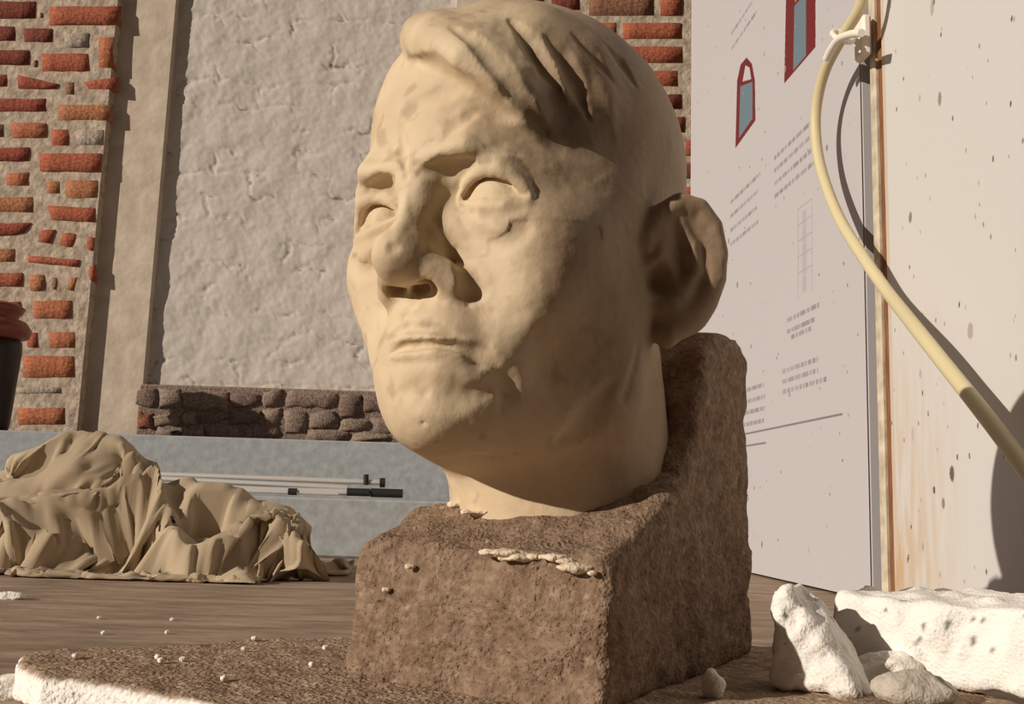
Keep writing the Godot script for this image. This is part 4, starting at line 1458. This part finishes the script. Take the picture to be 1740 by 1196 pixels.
# ------------------------------------------------------------------ rods and hose
func rods() -> void:
	var z := -2.05
	var base := on_z(500, 847, z)
	base.y = on_z(600, 847, -2.0).y
	var o := thing("folded_stand", "folded metal stand of bright tubes with black clamps, lying on the blue-grey step", "stand", base)
	var at := func(x: float, y: float, dz: float) -> Vector3: return on_z(x, y, z + dz) - base
	var lift := func(p: Vector3, r: float) -> Vector3: return Vector3(p.x, maxf(p.y, r + 0.004), p.z)
	piece("tube", rod(lift.call(at.call(250, 826, 0.0), 0.006), lift.call(at.call(646, 838, 0.0), 0.006), 0.0065), M.chrome, o)
	piece("tube", rod(lift.call(at.call(250, 812, -0.02), 0.006), lift.call(at.call(590, 829, -0.02), 0.006), 0.0055), M.chrome, o)
	piece("tube", rod(lift.call(at.call(250, 805, -0.035), 0.006), lift.call(at.call(648, 820, -0.035), 0.006), 0.0055), M.chrome, o)
	piece("tube", rod(lift.call(at.call(400, 836, 0.015), 0.005), lift.call(at.call(575, 843, 0.015), 0.005), 0.0045), M.chrome, o)
	piece("end_cap", rod(lift.call(at.call(630, 838, 0.002), 0.009), lift.call(at.call(684, 840, 0.002), 0.009), 0.009), M.black, o)
	piece("clamp", rod(lift.call(at.call(590, 838, 0.006), 0.009), lift.call(at.call(628, 838, 0.006), 0.009), 0.008), M.black, o)
	piece("clamp", rod(lift.call(at.call(646, 820, -0.035), 0.008), lift.call(at.call(654, 820, -0.035), 0.008), 0.010), M.black, o)
	piece("knob", rod(at.call(622, 824, -0.03), at.call(622, 806, -0.03), 0.0055), M.black, o)
	piece("clamp", rod(lift.call(at.call(490, 840, 0.016), 0.006), lift.call(at.call(504, 841, 0.016), 0.006), 0.007), M.black, o)

func hose() -> void:
	var tip := board_a - board_n * -0.045
	var pts: Array = []
	for p in [[1478, -60], [1462, 10], [1432, 62], [1404, 115], [1389, 170], [1386, 225], [1396, 290], [1426, 370], [1470, 442], [1508, 496], [1560, 562], [1610, 625], [1662, 690], [1710, 752], [1760, 820], [1830, 915]]:
		pts.append(on_plane(p[0], p[1], tip, board_n) if p[0] < 1520 else on_plane(p[0], p[1], door_a + door_n * 0.05, door_n))
	var w: Vector3 = pts[2]
	var path := smooth_path(pts, 8)
	for i in path.size():
		path[i] -= w
	var o := piece("hose", tube(path, func(_t: float) -> float: return 0.0078, 16), M.hose, self, w)
	tag(o, "yellowish plastic hose hanging in a curve across the display board and the door", "hose")
	# the white tie that holds it
	var t := thing("cable_tie", "white plastic tie and bracket holding the yellowish hose to the board edge", "bracket", w)
	var ring: Array = []
	var ax: Vector3 = (pts[3] - pts[1]).normalized()
	var s1 := board_n
	var s2 := ax.cross(s1).normalized()
	for k in 17:
		var q := TAU * k / 16.0
		ring.append((s1 * cos(q) * 0.013 + s2 * sin(q) * 0.02) + ax * sin(q) * 0.012)
	piece("loop", tube(smooth_path(ring, 3), func(_t: float) -> float: return 0.0042, 8, false), M.tie, t)
	var tail: Array = []
	for p in [[1404, 100], [1412, 84], [1426, 66], [1446, 58], [1464, 56]]:
		tail.append(on_plane(p[0], p[1], tip + board_n * 0.012, board_n) - w)
	piece("strap", tube(smooth_path(tail, 5), func(_t: float) -> float: return 0.0055, 8), M.tie, t)
	var bp := on_plane(1466, 66, board_a + board_n * 0.012, board_n) - w
	var br := MeshInstance3D.new()
	br.name = "bracket_plate"
	br.mesh = soft_box(Vector3(0.014, 0.062, 0.032), 0.004)
	br.material_override = M.tie
	t.add_child(br)
	br.basis = Basis(-board_n, Vector3.UP, (-board_n).cross(Vector3.UP))
	br.position = bp
